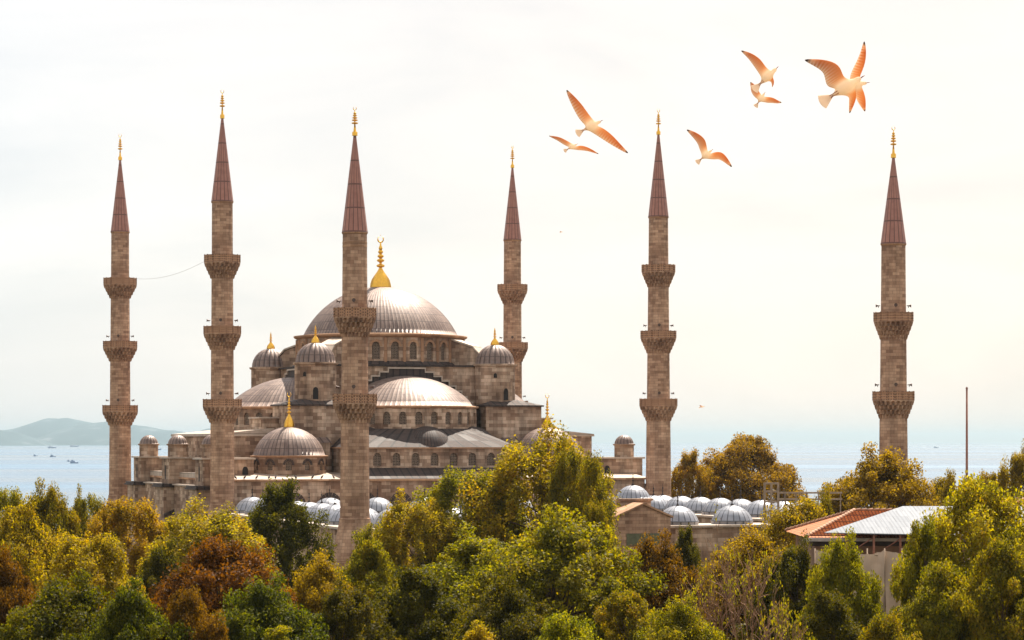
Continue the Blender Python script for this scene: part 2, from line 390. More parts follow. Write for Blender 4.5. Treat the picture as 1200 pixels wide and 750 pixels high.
def hill_mat():
    k = N('haze_tinted_island'); tc = k.n('TexCoord'); nz = k.n('TexNoise', Scale=0.006, Detail=8.0); k.l(tc.outputs['Object'], nz.inputs[0])
    r = k.ramp(nz.outputs[0], [(0.35, (.035, .07, .085)), (0.6, (.05, .09, .105)), (0.7, (.15, .18, .2))])  # blue of the distant air is mixed into the woodland colours
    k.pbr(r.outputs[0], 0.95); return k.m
HM = hill_mat()
def hill(name, pts, Y, depth):
    """ridge given by (px,py) of its skyline at distance Y, a rounded island with its own front and back slopes"""
    xs = [wx(p, Y) for p, _ in pts]; hs = [wz(q, Y) for _, q in pts]
    XS = np.linspace(xs[0], xs[-1], 90); H = np.interp(XS, xs, hs)
    rnd = np.random.RandomState(int(Y)); H = H + np.convolve(rnd.randn(90) * 3.0, np.ones(5) / 5, 'same')
    T = np.linspace(-1, 1, 21)
    v = []; f = []
    for t in T:
        for i, x in enumerate(XS):
            g = max(0.0, math.cos(t * math.pi / 2)) ** 1.1
            z = SEA - 3 + (H[i] - SEA + 3) * g * (1 + 0.10 * math.sin(x * .004 + t * 6) * (1 - g))
            v.append((x, Y + t * depth, z))
    n = len(XS)
    for j in range(20):
        for i in range(n - 1): f.append((j * n + i, j * n + i + 1, (j + 1) * n + i + 1, (j + 1) * n + i))
    me = bpy.data.meshes.new(name); me.from_pydata(v, [], f); me.materials.append(HM)
    for p in me.polygons: p.use_smooth = True
    o = bpy.data.objects.new(name, me); COL.objects.link(o); tag(o, kind='structure')
hill('island_hills', [(-120, 522), (-60, 512), (0, 505), (20, 502), (35, 497), (56, 490), (68, 491), (78, 489.5), (100, 494), (115, 497), (140, 500), (160, 504), (190, 511), (215, 522)], 21500, 900)
hill('island_hills', [(30, 523), (50, 513), (70, 504), (95, 497.5), (112, 495.5), (125, 494), (140, 496), (165, 499), (190, 503), (215, 506), (245, 510), (270, 523)], 19000, 800)
hill('island_hills', [(-160, 523), (-90, 512), (-30, 506), (2, 504.5), (20, 507), (40, 514), (62, 523)], 17500, 700)
hill('island_hills', [(205, 523), (225, 509), (240, 503), (262, 499), (290, 503), (330, 512), (360, 523)], 21000, 700)

# ------------------------------------------------------------------ lead domes, finials
def dome_prof(r, h, n=10, lip=0.0):
    Rr = (r * r + h * h) / (2 * h); cz = h - Rr; a0 = math.acos(max(-1, min(1, r / Rr))) if h <= r else 0
    a0 = math.atan2(-cz, r)
    p = []
    if lip: p += [(r + lip, -0.16), (r + lip, -0.02), (r + 0.02, 0.03)]
    for i in range(n + 1):
        a = a0 + (math.pi / 2 - a0) * i / n
        p.append((max(0.02, Rr * math.cos(a)), cz + Rr * math.sin(a)))
    return p
def seam(nr, amt, r):
    def f(a, i, k): return 1.0 + (amt / r if k % 3 == 0 else 0.0)
    return f
def lead_dome(parent, name, c, r, h, nribs, mat, a0=0.0, a1=2 * math.pi, lip=0.25, amt=0.07, n=10):
    m = MB(); frac = (a1 - a0) / (2 * math.pi); seg = int(nribs * frac) * 3
    m.lathe(dome_prof(r, h, n, lip), seg, c, a0, a1, seam(nribs, amt, r), True, 0, nribs)
    return m.build(name, mat, parent)
def fluted_dome(parent, name, c, r, h, nfl, mat, lip=0.2):
    m = MB()
    def f(a, i, k): return 1.0 if i < 3 else 0.93 + 0.07 * abs(math.sin(a * nfl / 2))
    m.lathe(dome_prof(r, h, 9, lip), nfl * 6, c, 0, 2 * math.pi, f, True, 0, nfl)
    return m.build(name, mat, parent)
def finial(parent, c, H, w, mat, crescent=True, onion=True):
    """gilded alem: fluted bulb, a stack of knobs on a stem, a crescent on top"""
    m = MB(); k = H
    if onion: prof = [(w, 0), (w * 1.02, .02 * k), (w * .99, .07 * k), (w * .86, .16 * k), (w * .60, .24 * k), (w * .34, .31 * k), (w * .2, .36 * k)]
    else: prof = [(w * .55, 0), (w * .55, .12 * k), (w * .3, .14 * k)]
    zs = [.42, .52, .60, .68, .75]; rs = [.42, .38, .32, .26, .2]
    for z, r in zip(zs, rs):
        q = w * (1.0 if onion else 1.7) * r
        prof += [(w * .13, (z - .035) * k), (q * .75, (z - .022) * k), (q, z * k), (q * .75, (z + .022) * k), (w * .12, (z + .035) * k)]
    prof += [(w * .09, .80 * k), (w * .06, .86 * k)]
    def fl(a, i, kk): return (0.90 + 0.1 * abs(math.sin(a * 9))) if (onion and i < 4) else 1.0
    m.lathe(prof, 36 if onion else 12, c, rmod=fl)
    if crescent:
        cr = .055 * k; pts = []; rad = []
        for i in range(13):
            a = R(90 + 35) + R(290) * i / 12
            pts.append((c[0] + cr * math.cos(a), c[1], c[2] + .915 * k + cr * math.sin(a))); rad.append(w * .075 * math.sin(math.pi * (0.1 + 0.8 * i / 12)) + .01)
        m.tube(pts, rad, 6)
        m.tube([(c[0], c[1], c[2] + .985 * k), (c[0], c[1], c[2] + k)], [w * .045, w * .02], 5)
    return m.build('finial', mat, parent)

def arch_panel(mapf, c, w, sl_, sp, d):
    m = MB(); n = 8; pts = [(c - w / 2, sl_)]
    for i in range(n + 1):
        q = -1 + 2 * i / n; pts.append((c + q * w / 2, sp + math.sqrt(max(0, 1 - q * q)) * w / 2 * 1.1))
    pts.append((c + w / 2, sl_))
    m.face([mapf(x, z, d) for x, z in pts], pts)
    return m
def put_windows(parent, mapf, ops, d=0.3, mat='lattice', name='window'):
    for (c, w, a, b) in ops:
        arch_panel(mapf, c, w, a, b, d).build(name, M[mat], parent)
def voussoirs(m, mapf, c, w, sp, t=0.45, proud=0.06):
    """radiating arch stones round a window head"""
    n = 9
    for i in range(n):
        a0, a1 = math.pi * i / n, math.pi * (i + 0.86) / n
        r0, r1 = w / 2 + .03, w / 2 + t
        q = [(c + r0 * math.cos(a0), sp + 1.1 * r0 * math.sin(a0)), (c + r1 * math.cos(a0), sp + 1.1 * r1 * math.sin(a0)),
             (c + r1 * math.cos(a1), sp + 1.1 * r1 * math.sin(a1)), (c + r0 * math.cos(a1), sp + 1.1 * r0 * math.sin(a1))]
        A = [mapf(x, z, -proud) for x, z in q]; B = [mapf(x, z, 0.02) for x, z in q]
        m.face(A)
        for k in range(4): m.face([A[(k + 1) % 4], A[k], B[k], B[(k + 1) % 4]])
def cyl_map(cx, cy, r):
    return lambda s, z, d: (cx + (r - d) * math.cos(s / r), cy + (r - d) * math.sin(s / r), z)
def line_map(p0, p1):
    p0 = Vector((*p0, 0)); p1 = Vector((*p1, 0)); t = (p1 - p0).normalized(); nrm = Vector((-t.y, t.x, 0))
    return lambda s, z, d: tuple(p0 + t * s + nrm * d + Vector((0, 0, z)))     # d goes to the left of p0->p1

# ------------------------------------------------------------------ the mosque
TH = math.asin(0.325); MX, MY = wx(446, 403.5), 403.5
mq = empty('mosque', (MX, MY, 0), TH)
tag(mq, 'brown stone mosque with a big ribbed central dome, half domes and corner turrets', 'mosque')
PI = math.pi; ST, TR = M['stone'], M['stone_trim']

# terrace block, side galleries, core
m = MB()
m.box(-30.2, 30.2, -29.5, 29.0, -0.5, 14.6)
m.build('lower_wall', ST, mq)
m = MB(); m.prism([(-30.6, -29.95), (30.6, -29.95), (30.6, 29.4), (-30.6, 29.4)], 14.6, 14.85); m.build('cornice', M['stone_trim'], mq)
m = MB()     # gently sloping sheets over the terrace, falling to the parapet
for x0, x1 in ((-30.5, -12.2), (12.2, 30.5)):
    m.face([(x0, -29.9, 14.86), (x1, -29.9, 14.86), (x1, -22.0, 15.6), (x0, -22.0, 15.6)])
    m.face([(x0, -22.0, 15.6), (x1, -22.0, 15.6), (x1, -13.0, 15.75), (x0, -13.0, 15.75)])
for s_ in (-1, 1):
    x0, x1 = sorted((s_ * 20, s_ * 30.5)); m.box(x0, x1, -22.0, 29.3, 14.86, 15.55)
    m.face([(s_ * 30.5, -29.9, 14.86), (s_ * 30.5, -22, 14.86), (s_ * 30.5, -22, 15.6)])
m.build('terrace_roof', M['lead_flat'], mq)

m = MB(); m.box(-12.2, 12.2, -26.8, -16, 14.6, 16.32); m.build('portico_base', ST, mq)
wm = line_map((-12.2, -26.8), (12.2, -26.8))
ops = [(1.2 + 2.75 * i, 1.15, 16.6, 17.75) for i in range(9)]
m = MB(); m.arcade(wm, 0, 24.4, 16.32, 18.95, ops)
for (p, q) in (((12.2, -26.8), (12.2, -16)), ((-12.2, -16), (-12.2, -26.8))):
    a = line_map(p, q); m.arcade(a, 0, 10.8, 16.32, 18.95, [])
wl = m.build('exedra_wall', ST, mq); put_windows(wl, wm, ops)
m = MB(); m.prism([(-12.5, -27.1), (12.5, -27.1), (12.5, -15.8), (-12.5, -15.8)], 18.95, 19.15); m.build('cornice', TR, mq)
# sloping lead between the half-dome drum and the exedra wall, and below it down to the front parapet
m = MB()
def fan(m, cx, cy, r, z1, ring, z0, n=24):
    """ruled lead surface from the drum circle down to a straight-sided outline"""
    for i in range(n):
        A = []
        for t in (i / n, (i + 1) / n):
            a = PI + PI * t
            p = (cx + r * math.cos(a), cy + r * math.sin(a), z1)
            x = -12.4 + 24.8 * t; e = 0.0
            q = (max(-12.4, min(12.4, 1.45 * (r + 4) * math.cos(a))), -27.0 if abs(math.cos(a)) < 0.75 else -27.0 + (abs(math.cos(a)) - .75) / .25 * 10.5, z0)
            A.append((p, q))
        u = i * 1.0
        m.face([A[0][1], A[1][1], A[1][0], A[0][0]], [(u, 0), (u + 1, 0), (u + 1, 4), (u, 4)])
fan(m, 0, -13.2, 10.2, 21.75, None, 19.16, 30)
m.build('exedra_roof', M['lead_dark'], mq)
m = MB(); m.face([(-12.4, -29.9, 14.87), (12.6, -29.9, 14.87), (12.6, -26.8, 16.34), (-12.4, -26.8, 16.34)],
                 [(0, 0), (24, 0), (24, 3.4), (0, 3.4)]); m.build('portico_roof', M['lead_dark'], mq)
m = MB(); m.box(3.2, 11.0, -30.0, -27.0, 14.3, 15.9); m.build('portico_block', ST, mq)
m = MB(); m.box(3.0, 11.2, -30.2, -26.9, 15.9, 16.1); m.build('portico_block_roof', M['lead_dark'], mq)
for a in (-52, 0, 52):
    x, y = 9.9 * math.sin(R(a)), -13.2 - 9.9 * math.cos(R(a))
    m = MB(); m.lathe(dome_prof(3.75, 2.9, 8), 96, (x, y, 19.2), -PI / 2 + R(a) - R(105), -PI / 2 + R(a) + R(105), seam(48, .06, 4), True, 0, 48)
    m.build('exedra_dome', M['lead_dark'], mq)

# central block, piers under the corner turrets, gallery blocks at the sides
m = MB(); m.box(-12.6, 12.6, -12.6, 12.6, 14, 30.7); m.build('central_block', ST, mq)
m = MB(); m.prism([(-13.0, -13.0), (13.0, -13.0), (13.0, 13.0), (-13.0, 13.0)], 30.7, 30.95)
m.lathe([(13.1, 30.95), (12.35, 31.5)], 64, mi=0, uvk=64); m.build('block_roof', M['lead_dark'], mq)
m = MB(); m.box(-20.0, 20.0, -13, 16.5, 14, 21.0); m.build('body', ST, mq)
for sx in (-1, 1):
    for sy in (-1, 1):
        m = MB(); x0, x1 = sorted((sx * 10.6, sx * 19)); y0, y1 = sorted((sy * 10.5, sy * 17.5))
        m.box(x0, x1, y0, y1, 14, 24.95); m.build('pier', ST, mq)
        m = MB(); xs0, ys0 = sorted((sx * 10.4, sx * 19.3)), sorted((sy * 10.3, sy * 17.8))
        m.box(*xs0, *ys0, 24.95, 25.15)
        cx, cy_ = sx * 13.6, sy * 13.2
        q = [(xs0[0], ys0[0]), (xs0[1], ys0[0]), (xs0[1], ys0[1]), (xs0[0], ys0[1])]
        for i in range(4):
            p, p2 = q[i], q[(i + 1) % 4]
            m.face([(p[0], p[1], 25.16), (p2[0], p2[1], 25.16), (cx + (p2[0] - cx) * .45, cy_ + (p2[1] - cy_) * .45, 25.9), (cx + (p[0] - cx) * .45, cy_ + (p[1] - cy_) * .45, 25.9)])
        m.build('pier_roof', M['lead_dark'], mq)
        # small stepped blocks leaning on the pier
        m = MB(); a, b = sorted((sx * 19, sx * 21.6)); c_, d_ = sorted((sy * 8.2, sy * 14.2)); m.box(a, b, c_, d_, 15, 23.2); m.build('buttress_block', ST, mq)
        m = MB(); a, b = sorted((sx * 18.95, sx * 21.9)); c_, d_ = sorted((sy * 7.9, sy * 14.5)); m.box(a, b, c_, d_, 23.2, 23.4); m.build('buttress_roof', M['lead_flat'], mq)
for sx in (-1, 1):
    x0, x1 = sorted((sx * 20, sx * 27.6)); m = MB(); m.box(x0, x1, -15.2, 16.6, 14, 20.7); m.build('gallery', ST, mq)
    x0, x1 = sorted((sx * 19.8, sx * 27.9)); m = MB(); m.box(x0, x1, -15.5, 16.9, 20.7, 20.95)
    e0, e1 = sx * 27.85, sx * 19.95
    m.extrude([(e0, -15.45, 20.95), (e0, -15.45, 21.05), (e1, -15.45, 21.85), (e1, -15.45, 20.95)], (0, 32.2, 0))
    m.build('gallery_roof', M['lead_flat'], mq)

# half domes on the four sides, each on a windowed half drum
for ang, wins in ((-90, True), (180, True), (0, False), (90, False)):
    a = R(ang); cx, cy_ = 13.0 * math.cos(a), 13.0 * math.sin(a); r = 10.15
    mp = cyl_map(cx, cy_, r); s0, s1 = (a - PI / 2) * r, (a + PI / 2) * r
    ops = [(s0 + (s1 - s0) * (i + .5) / 14, 1.05, 22.35, 23.55) for i in range(14)] if wins else []
    m = MB(); m.arcade(mp, s0, s1, 19.5, 24.85, ops, 0.45, 0.6)
    if wins:
        for op in ops: pass
    dr = m.build('half_drum', ST, mq)
    if wins: put_windows(dr, mp, ops, 0.32)
    m = MB(); m.lathe([(r, 24.62), (r + .3, 24.72), (r + .34, 24.95), (r - .2, 25.02)], 60, (cx, cy_, 0), a - PI / 2, a + PI / 2); m.build('cornice', TR, mq)
    lead_dome(mq, 'half_dome', (cx, cy_, 25.0), 9.9, 4.35, 84, M['lead'], a - PI / 2, a + PI / 2, lip=0.3, amt=.08, n=12)
    # stepped arch wall above the half dome
    t = Vector((-math.sin(a), math.cos(a), 0)); nrm = Vector((math.cos(a), math.sin(a), 0))
    hw = [2.7, 4.0, 5.2, 6.3, 7.3, 8.2, 9.0, 9.8, 10.5]; zt = [30.35, 29.8, 29.2, 28.55, 27.85, 27.1, 26.3, 25.5, 24.9]
    out = []
    for i in range(len(hw)): out += [(hw[i], zt[i])] + ([(hw[i], zt[i + 1])] if i + 1 < len(hw) else [])
    out = [(hw[-1], 22.0)] + list(reversed(out))
    poly = out + [(-x, z) for x, z in reversed(out)]
    m = MB(); m.extrude([t * x + nrm * 13.35 + Vector((0, 0, z)) for x, z in poly], nrm * -1.2); m.build('stepped_arch', M['lead_dark'], mq)  # stone face in shadow, its darkness put in by the dark lead
    m = MB()
    for sg in (-1, 1):
        for i in range(len(hw)):
            inner = 0 if i == 0 else hw[i - 1]
            x0, x1 = sorted((sg * (inner - (0.0 if i == 0 else 0.0)), sg * (hw[i] + .14)))
            P = [t * x0 + nrm * 13.55 + Vector((0, 0, zt[i])), t * x1 + nrm * 13.55 + Vector((0, 0, zt[i])), t * x1 + nrm * 13.55 + Vector((0, 0, zt[i] + .22)), t * x0 + nrm * 13.55 + Vector((0, 0, zt[i] + .22))]
            m.extrude(P, nrm * -1.6)
            if i + 1 < len(hw):
                x0, x1 = sorted((sg * (hw[i] - .02), sg * (hw[i] + .14)))
                P = [t * x0 + nrm * 13.54 + Vector((0, 0, zt[i + 1] + .2)), t * x1 + nrm * 13.54 + Vector((0, 0, zt[i + 1] + .2)), t * x1 + nrm * 13.54 + Vector((0, 0, zt[i])), t * x0 + nrm * 13.54 + Vector((0, 0, zt[i]))]
                m.extrude(P, nrm * -1.55)
    m.build('arch_coping', M['lead_flat'], mq)

# main drum, dome, flying buttresses
r = 12.25; mp = cyl_map(0, 0, r); seg = 2 * PI * r / 28
ops = [(seg * (i + .5), 1.15, 31.75, 33.65) for i in range(28)]
vis = [op for op in ops if math.sin(op[0] / r) < 0.45]
m = MB(); m.arcade(mp, 0, 2 * PI * r, 31.0, 35.3, vis, 0.5, 0.7); dr = m.build('drum', ST, mq); put_windows(dr, mp, vis, 0.35)
m = MB()
for i in range(28):
    a = 2 * PI * i / 28; m.tube([(12.3 * math.cos(a), 12.3 * math.sin(a), 31.0), (12.3 * math.cos(a), 12.3 * math.sin(a), 34.9)], [.24, .24], 6, smooth=False)
for op in vis: voussoirs(m, mp, op[0], op[1], op[3], 0.34)
m.build('drum_pilasters', TR, dr)
m = MB(); m.lathe([(12.2, 34.9), (12.55, 35.05), (12.8, 35.2), (12.85, 35.42), (11.2, 35.6)], 112); m.build('cornice', TR, mq)
md = lead_dome(mq, 'main_dome', (0, 0, 35.5), 11.35, 7.3, 112, M['lead'], lip=0.55, amt=0.085, n=16)
finial(md, (0, 0, 42.6), 7.9, 1.55, M['gold'])
for i in range(4):
    a = R(45 + 90 * i); d = Vector((math.cos(a), math.sin(a), 0)); t = Vector((-d.y, d.x, 0))
    P = [d * 12.1 + Vector((0, 0, 30.9)), d * 17.4 + Vector((0, 0, 30.9)), d * 17.4 + Vector((0, 0, 31.9)), d * 15.6 + Vector((0, 0, 33.6)), d * 12.1 + Vector((0, 0, 34.7))]
    m = MB(); m.extrude([p - t * 1.1 for p in P], t * 2.2); fb = m.build('flying_buttress', ST, mq)
    m = MB(); Q = [d * 12.2 + Vector((0, 0, 34.72)), d * 15.7 + Vector((0, 0, 33.62)), d * 17.6 + Vector((0, 0, 31.92)), d * 17.6 + Vector((0, 0, 32.1)), d * 15.8 + Vector((0, 0, 33.85)), d * 12.2 + Vector((0, 0, 34.95))]
    m.extrude([p - t * 1.3 for p in Q], t * 2.6); m.build('buttress_cap', M['lead_flat'], fb)

# corner turrets
for sx in (-1, 1):
    for sy in (-1, 1):
        c = (sx * 13.4, sy * 13.1)
        m = MB(); m.lathe([(2.95, 24.9), (2.95, 30.75), (3.2, 30.85), (3.22, 31.1), (2.8, 31.15)], 28, (*c, 0), smooth=False)
        tu = m.build('turret', ST, mq)
        dd = fluted_dome(tu, 'turret_dome', (*c, 31.1), 2.85, 2.9, 20, M['lead'])
        finial(tu, (*c, 33.9), 2.9, .62, M['gold'], False)
        if sy < 0:
            m = MB(); a = -PI / 2 + sx * .25; mp2 = cyl_map(*c, 2.97); arch_panel(mp2, a * 2.97, .75, 25.9, 27.2, -0.02).build('window', M['hole'], tu)
            arch_panel(mp2, (a - .55) * 2.97, .5, 29.1, 29.5, -0.02).build('window', M['hole'], tu)

# corner domes on octagonal drums
for sx, sy in ((-1, -1), (1, -1), (-1, 1), (1, 1)):
    c = (sx * 19.0, sy * 20.0); r = 5.15
    mp = cyl_map(*c, r); n = 12; sg = 2 * PI * r / n
    ops = [(sg * (i + .5), .85, 16.0, 16.75) for i in range(n) if math.sin((i + .5) / n * 2 * PI) < 0.4] if sy < 0 else []
    m = MB(); m.arcade(mp, 0, 2 * PI * r, 14.6, 17.95, ops, 0.35, 0.5); dr = m.build('corner_drum', ST, mq)
    put_windows(dr, mp, ops, 0.25)
    if ops:
        for op in ops: m = MB(); voussoirs(m, mp, op[0], op[1], op[3], .36); m.build('window_arch', M['lead_dark'], dr)
    m = MB(); m.lathe([(5.1, 17.75), (5.4, 17.85), (5.42, 18.02), (4.8, 18.08)], 48, (*c, 0)); m.build('cornice', TR, dr)
    dd = lead_dome(mq, 'corner_dome', (*c, 18.05), 4.95, 3.95, 48, M['lead'], lip=.25, amt=.06)
    finial(dd, (*c, 21.9), 5.0, .72, M['gold'])

# buttress towers with small domed stair turrets along the sides
for sx in (-1, 1):
    for v in (-21.5, 1.0, 22.0):
        bt = []
        x0, x1 = sorted((sx * 25.0, sx * 32.0)); y0, y1 = v - 2.6, v + 2.6
        m = MB(); m.box(x0, x1, y0, y1, 13.9, 17.5); b1 = m.build('buttress_tower', ST, mq)
        m = MB(); a, b = sorted((sx * 24.8, sx * 32.3)); m.box(a, b, y0 - .3, y1 + .3, 17.5, 17.72); m.build('tower_roof', M['lead_flat'], b1)
        m = MB(); a, b = sorted((sx * 25.0, sx * 32.9)); m.box(a, b, y0 - .45, y1 + .45, 0, 13.4); m.build('tower_base', ST, b1)
        m = MB(); a, b = sorted((sx * 24.8, sx * 33.3)); m.box(a, b, y0 - .8, y1 + .8, 13.4, 13.62)
        m.box(a + .15, b - .15, y0 - .6, y1 + .6, 13.62, 13.92); m.build('tower_ledge', M['lead_dark'], b1)
        c = (sx * 30.2, v)
        m = MB(); m.lathe([(1.45, 17.7), (1.45, 19.35), (1.65, 19.42), (1.66, 19.6), (1.3, 19.62)], 10, (*c, 0), smooth=False); tt = m.build('stair_turret', ST, mq)
        fluted_dome(tt, 'turret_dome', (*c, 19.6), 1.42, 1.3, 16, M['lead'], .12)
        # dark sloping ledge on the front face, narrow window on the end
        m = MB(); xa, xb = sx * 32.9, sx * 26.0
        m.extrude([(xa, y0 - .45, 9.6), (xb, y0 - .45, 12.6), (xb, y0 - .45, 12.1), (xa, y0 - .45, 9.1)], (0, -.35, 0)); m.build('sloping_ledge', M['lead_dark'], b1)
        ew = line_map((sx * 32.0, v + 2.6), (sx * 32.0, v - 2.6)) if sx < 0 else line_map((sx * 32.0, v - 2.6), (sx * 32.0, v + 2.6))
        arch_panel(ew, 2.6, .7, 14.5, 16.2, -.03).build('window', M['hole'], b1)
        fw = line_map((x0, y0), (x1, y0))
        if v == -21.5 or sx < 0: arch_panel(fw, 5.8 if sx < 0 else 1.6, .8, 15.0, 16.1, -.03).build('door', M['hole'], b1)
# low link walls between the towers on the left side
for v0, v1 in ((3.6, 19.4), (-18.9, -1.6)):
    for sx in (-1, 1):
        x0, x1 = sorted((sx * 28, sx * 31.4)); m = MB(); m.box(x0, x1, v0, v1, 0, 13.7); lw = m.build('side_wall', ST, mq)
        x0, x1 = sorted((sx * 27.8, sx * 31.7)); m = MB(); m.box(x0, x1, v0 - .004, v1 + .004, 13.7, 13.9); m.build('wall_cap', M['lead_flat'], lw)
# small domes on the stair roofs beside the piers
for sx in (-1, 1):
    fluted_dome(mq, 'small_dome', (sx * 19.6, -18.6, 20.2), 1.5, 1.2, 16, M['lead'], .15)
    m = MB(); m.lathe([(1.75, 14.6), (1.75, 20.2)], 20, (sx * 19.6, -18.6, 0)); m.build('stair_block', ST, mq)
    m = MB(); x0, x1 = sorted((sx * 13.0, sx * 19.0)); m.box(x0, x1, -19.5, -17, 14.6, 19.8); m.build('stair_wall', ST, mq)
    m = MB(); x0, x1 = sorted((sx * 12.8, sx * 19.2)); m.extrude([(x0, -19.8, 19.8), (x0, -17.0, 20.7), (x0, -17.0, 19.8)], (x1 - x0, 0, 0)); m.build('stair_roof', M['lead'], mq)
# arched window heads low on the front wall
fw = line_map((-30.2, -29.5), (30.2, -29.5)); ops = []
for s_ in (9.5, 14.5, 19.5, 24.5, 36, 41, 46, 51): m = MB(); voussoirs(m, fw, s_, 2.2, 11.2, .6, .05); m.build('window_arch', M['lead_dark'], mq); ops.append((s_, 2.2, 9.2, 11.2))
for (c, w, a, b) in ops: arch_panel(fw, c, w, a, b, -.03).build('window', M['lattice'], mq)

# ------------------------------------------------------------------ minarets
def horn_speaker(parent, p, d):
    m = MB(); d = Vector(d).normalized(); p = Vector(p)
    m.tube([p - d * .2, p, p + d * .15, p + d * .3], [.04, .07, .10, .21], 10)
    m.tube([p - Vector((0, 0, .25)), p - Vector((0, 0, .0))], [.04, .04], 5)
    m.build('loudspeaker', M['loud'], parent)

def minaret(px, Y, y_top, y_tip, y_eave, y_balc, w_top, w_bot, w_balc, label, band=None, bases=None, group='stone minarets round the mosque'):
    X = wx(px, Y); k = Y / F
    root = empty('minaret', (X, Y, 0), TH); tag(root, label, 'minaret', group)
    zt = [wz(y, Y) for y in y_balc]; ze = wz(y_eave, Y); ztip = wz(y_tip, Y); zf = wz(y_top, Y)
    rt, rb = w_top * k / 2, w_bot * k / 2; zb = 11.5
    def rad(z): return rb + (rt - rb) * max(0, min(1, (z - zb) / (ze - zb)))
    # shaft: sixteen-sided, fluted with thin ribs, stepping in above each balcony
    m = MB()
    lv = [zb] + [z for z in reversed(zt)] + [ze]
    for i in range(len(lv) - 1):
        a, b = lv[i], lv[i + 1]
        r0 = rad(a) * (1.0 if i == 0 else 0.985); r1 = rad(b)
        def rib(an, ii, kk): return 1.0 + (0.022 if kk % 4 == 0 else 0.0)
        m.lathe([(r0, a), (r1, b)], 64, rmod=rib, smooth=False)
    m.build('shaft', M['stone_minaret'], root)
    m = MB(); m.lathe([(rb * 1.5, -.5), (rb * 1.5, 7.0), (rb * 1.55, 7.05), (rb * 1.55, 7.4), (rb * 1.08, 11.2), (rb * 1.08, 11.6), (rb * .9, 11.7)], 16, smooth=False)
    m.build('plinth', M['stone_minaret'], root)
    # balconies on stalactite corbels
    for j, z in enumerate(zt):
        R_ = w_balc[j] * k / 2; ph = 1.1; ch = 2.05; rs = rad(z); sc_ = .8
        m = MB(); nt_ = 4
        for t in range(nt_):
            z0 = z - ph - ch + ch * t / nt_; z1 = z0 + ch / nt_
            f = ((t + 1) / nt_) ** 0.9; rr = rs + (R_ - rs) * f
            def teeth(an, ii, kk, t=t): return 1.0 if ((kk + 2 * (t % 2)) % 4) < 2 or ii in (0, 3) else 0.87
            m.lathe([(rs * .95, z0), (rr * .975 - .06, z0 + .02), (rr, z1 - .12), (rr, z1)], 96, rmod=teeth, smooth=False)
        m.lathe([(R_ * .5, z - ph), (R_ * 1.02, z - ph), (R_ * 1.02, z - ph + .12), (R_ * .96, z - ph + .13)], 16, smooth=False)
        b = m.build('balcony', M['stone_minaret'], root)
        m = MB(); m.lathe([(R_ * .985, z - ph + .12), (R_ * .985, z - .1), (R_ * 1.015, z - .1), (R_ * 1.015, z), (R_ * .93, z), (R_ * .93, z - ph + .12)], 16, smooth=False)
        for q in range(16):
            a = 2 * PI * q / 16; m.tube([(R_ * math.cos(a), R_ * math.sin(a), z - ph + .1), (R_ * math.cos(a), R_ * math.sin(a), z + .06)], [.075, .075], 4, smooth=False)
        m.build('parapet', M['parapet'], b)
        if j >= 1 or len(zt) == 2:
            for a in (-PI / 2 - TH, -PI / 2 - TH + PI / 2, -PI / 2 - TH - PI / 2):
                d = (math.cos(a), math.sin(a), 0); horn_speaker(b, (d[0] * (rs + .3), d[1] * (rs + .3), z + .8), d)
    # rings and band under the eave
    m = MB(); m.lathe([(rt * 1.0, ze - .25), (rt * 1.09, ze - .12), (rt * 1.1, ze + .02), (rt * .9, ze + .04)], 16, smooth=False)
    if band == 'rings':
        for dz in (1.15, 1.5): m.lathe([(rt * .98, ze - dz - .16), (rt * 1.05, ze - dz - .1), (rt * 1.05, ze - dz + .1), (rt * .98, ze - dz + .16)], 16, smooth=False)
    m.build('eave', TR, root)
    if band == 'tile':
        m = MB(); m.lathe([(rt * 1.015, ze - .95), (rt * 1.015, ze - .3)], 16, smooth=False); m.build('tile_band', M['tile_blue'], root)
    # tall lead cone
    m = MB(); prof = [(rt * 1.1, ze), (rt * 1.06, ze + .12)]
    for i in range(1, 9): prof.append((rt * 1.06 * (1 - i / 8) + .14 * i / 8, ze + .12 + (ztip - ze - .12) * i / 8))
    m.lathe(prof, 48, rmod=lambda an, ii, kk: 1.0 + (.02 if kk % 3 == 0 else 0), smooth=False, uvk=16)
    sp = m.build('spire', M['spire'], root)
    finial(sp, (0, 0, ztip - .1), zf - ztip + .1, .55, M['gold'], True, False)
    return root

minaret(140.8, 424, 156, 187, 272, [326, 400, 475], 20.5, 26, [38.5, 39.5, 41], 'far left minaret with three balconies, island hills and sea behind it', 'tile')
minaret(260.5, 365, 104, 138, 236.5, [299, 382.5, 468], 24, 28.5, [42, 43.5, 45], 'minaret with the highest tip, standing before the left half dome')
minaret(415.8, 297, 124, 158, 272.5, [361.3, 462], 28, 34.5, [49, 51], 'thick near minaret with two balconies that crosses in front of the main dome', 'rings')
minaret(600.5, 444, 170, 196, 281.5, [333.5, 401.4, 470], 19.5, 24, [34.5, 35.5, 36], 'slim minaret behind the right corner turret, rising just right of the main dome')
minaret(771.6, 385, 127, 157, 254.3, [310.6, 388, 467.4], 22, 29.5, [38.5, 41, 43.5], 'three balcony minaret just right of the mosque body, before the orange round tree', 'tile')
minaret(1047, 318, 147, 184, 286, [366.4, 459], 27.5, 34, [45.5, 48], 'lone far right minaret with two balconies rising from the trees near the pole')

# festoon cable between the two left minarets
p0, p1 = at(155, 326, 424), at(240, 306, 365); m = MB(); pts = []
for i in range(17):
    t = i / 16; p = p0.lerp(p1, t); p.z -= 4 * 0.9 * t * (1 - t); pts.append(p)
m.tube(pts, [.02] * 17, 4); tag(m.build('cable', M['cable']), 'thin sagging cable strung between the two left minarets', 'cable')

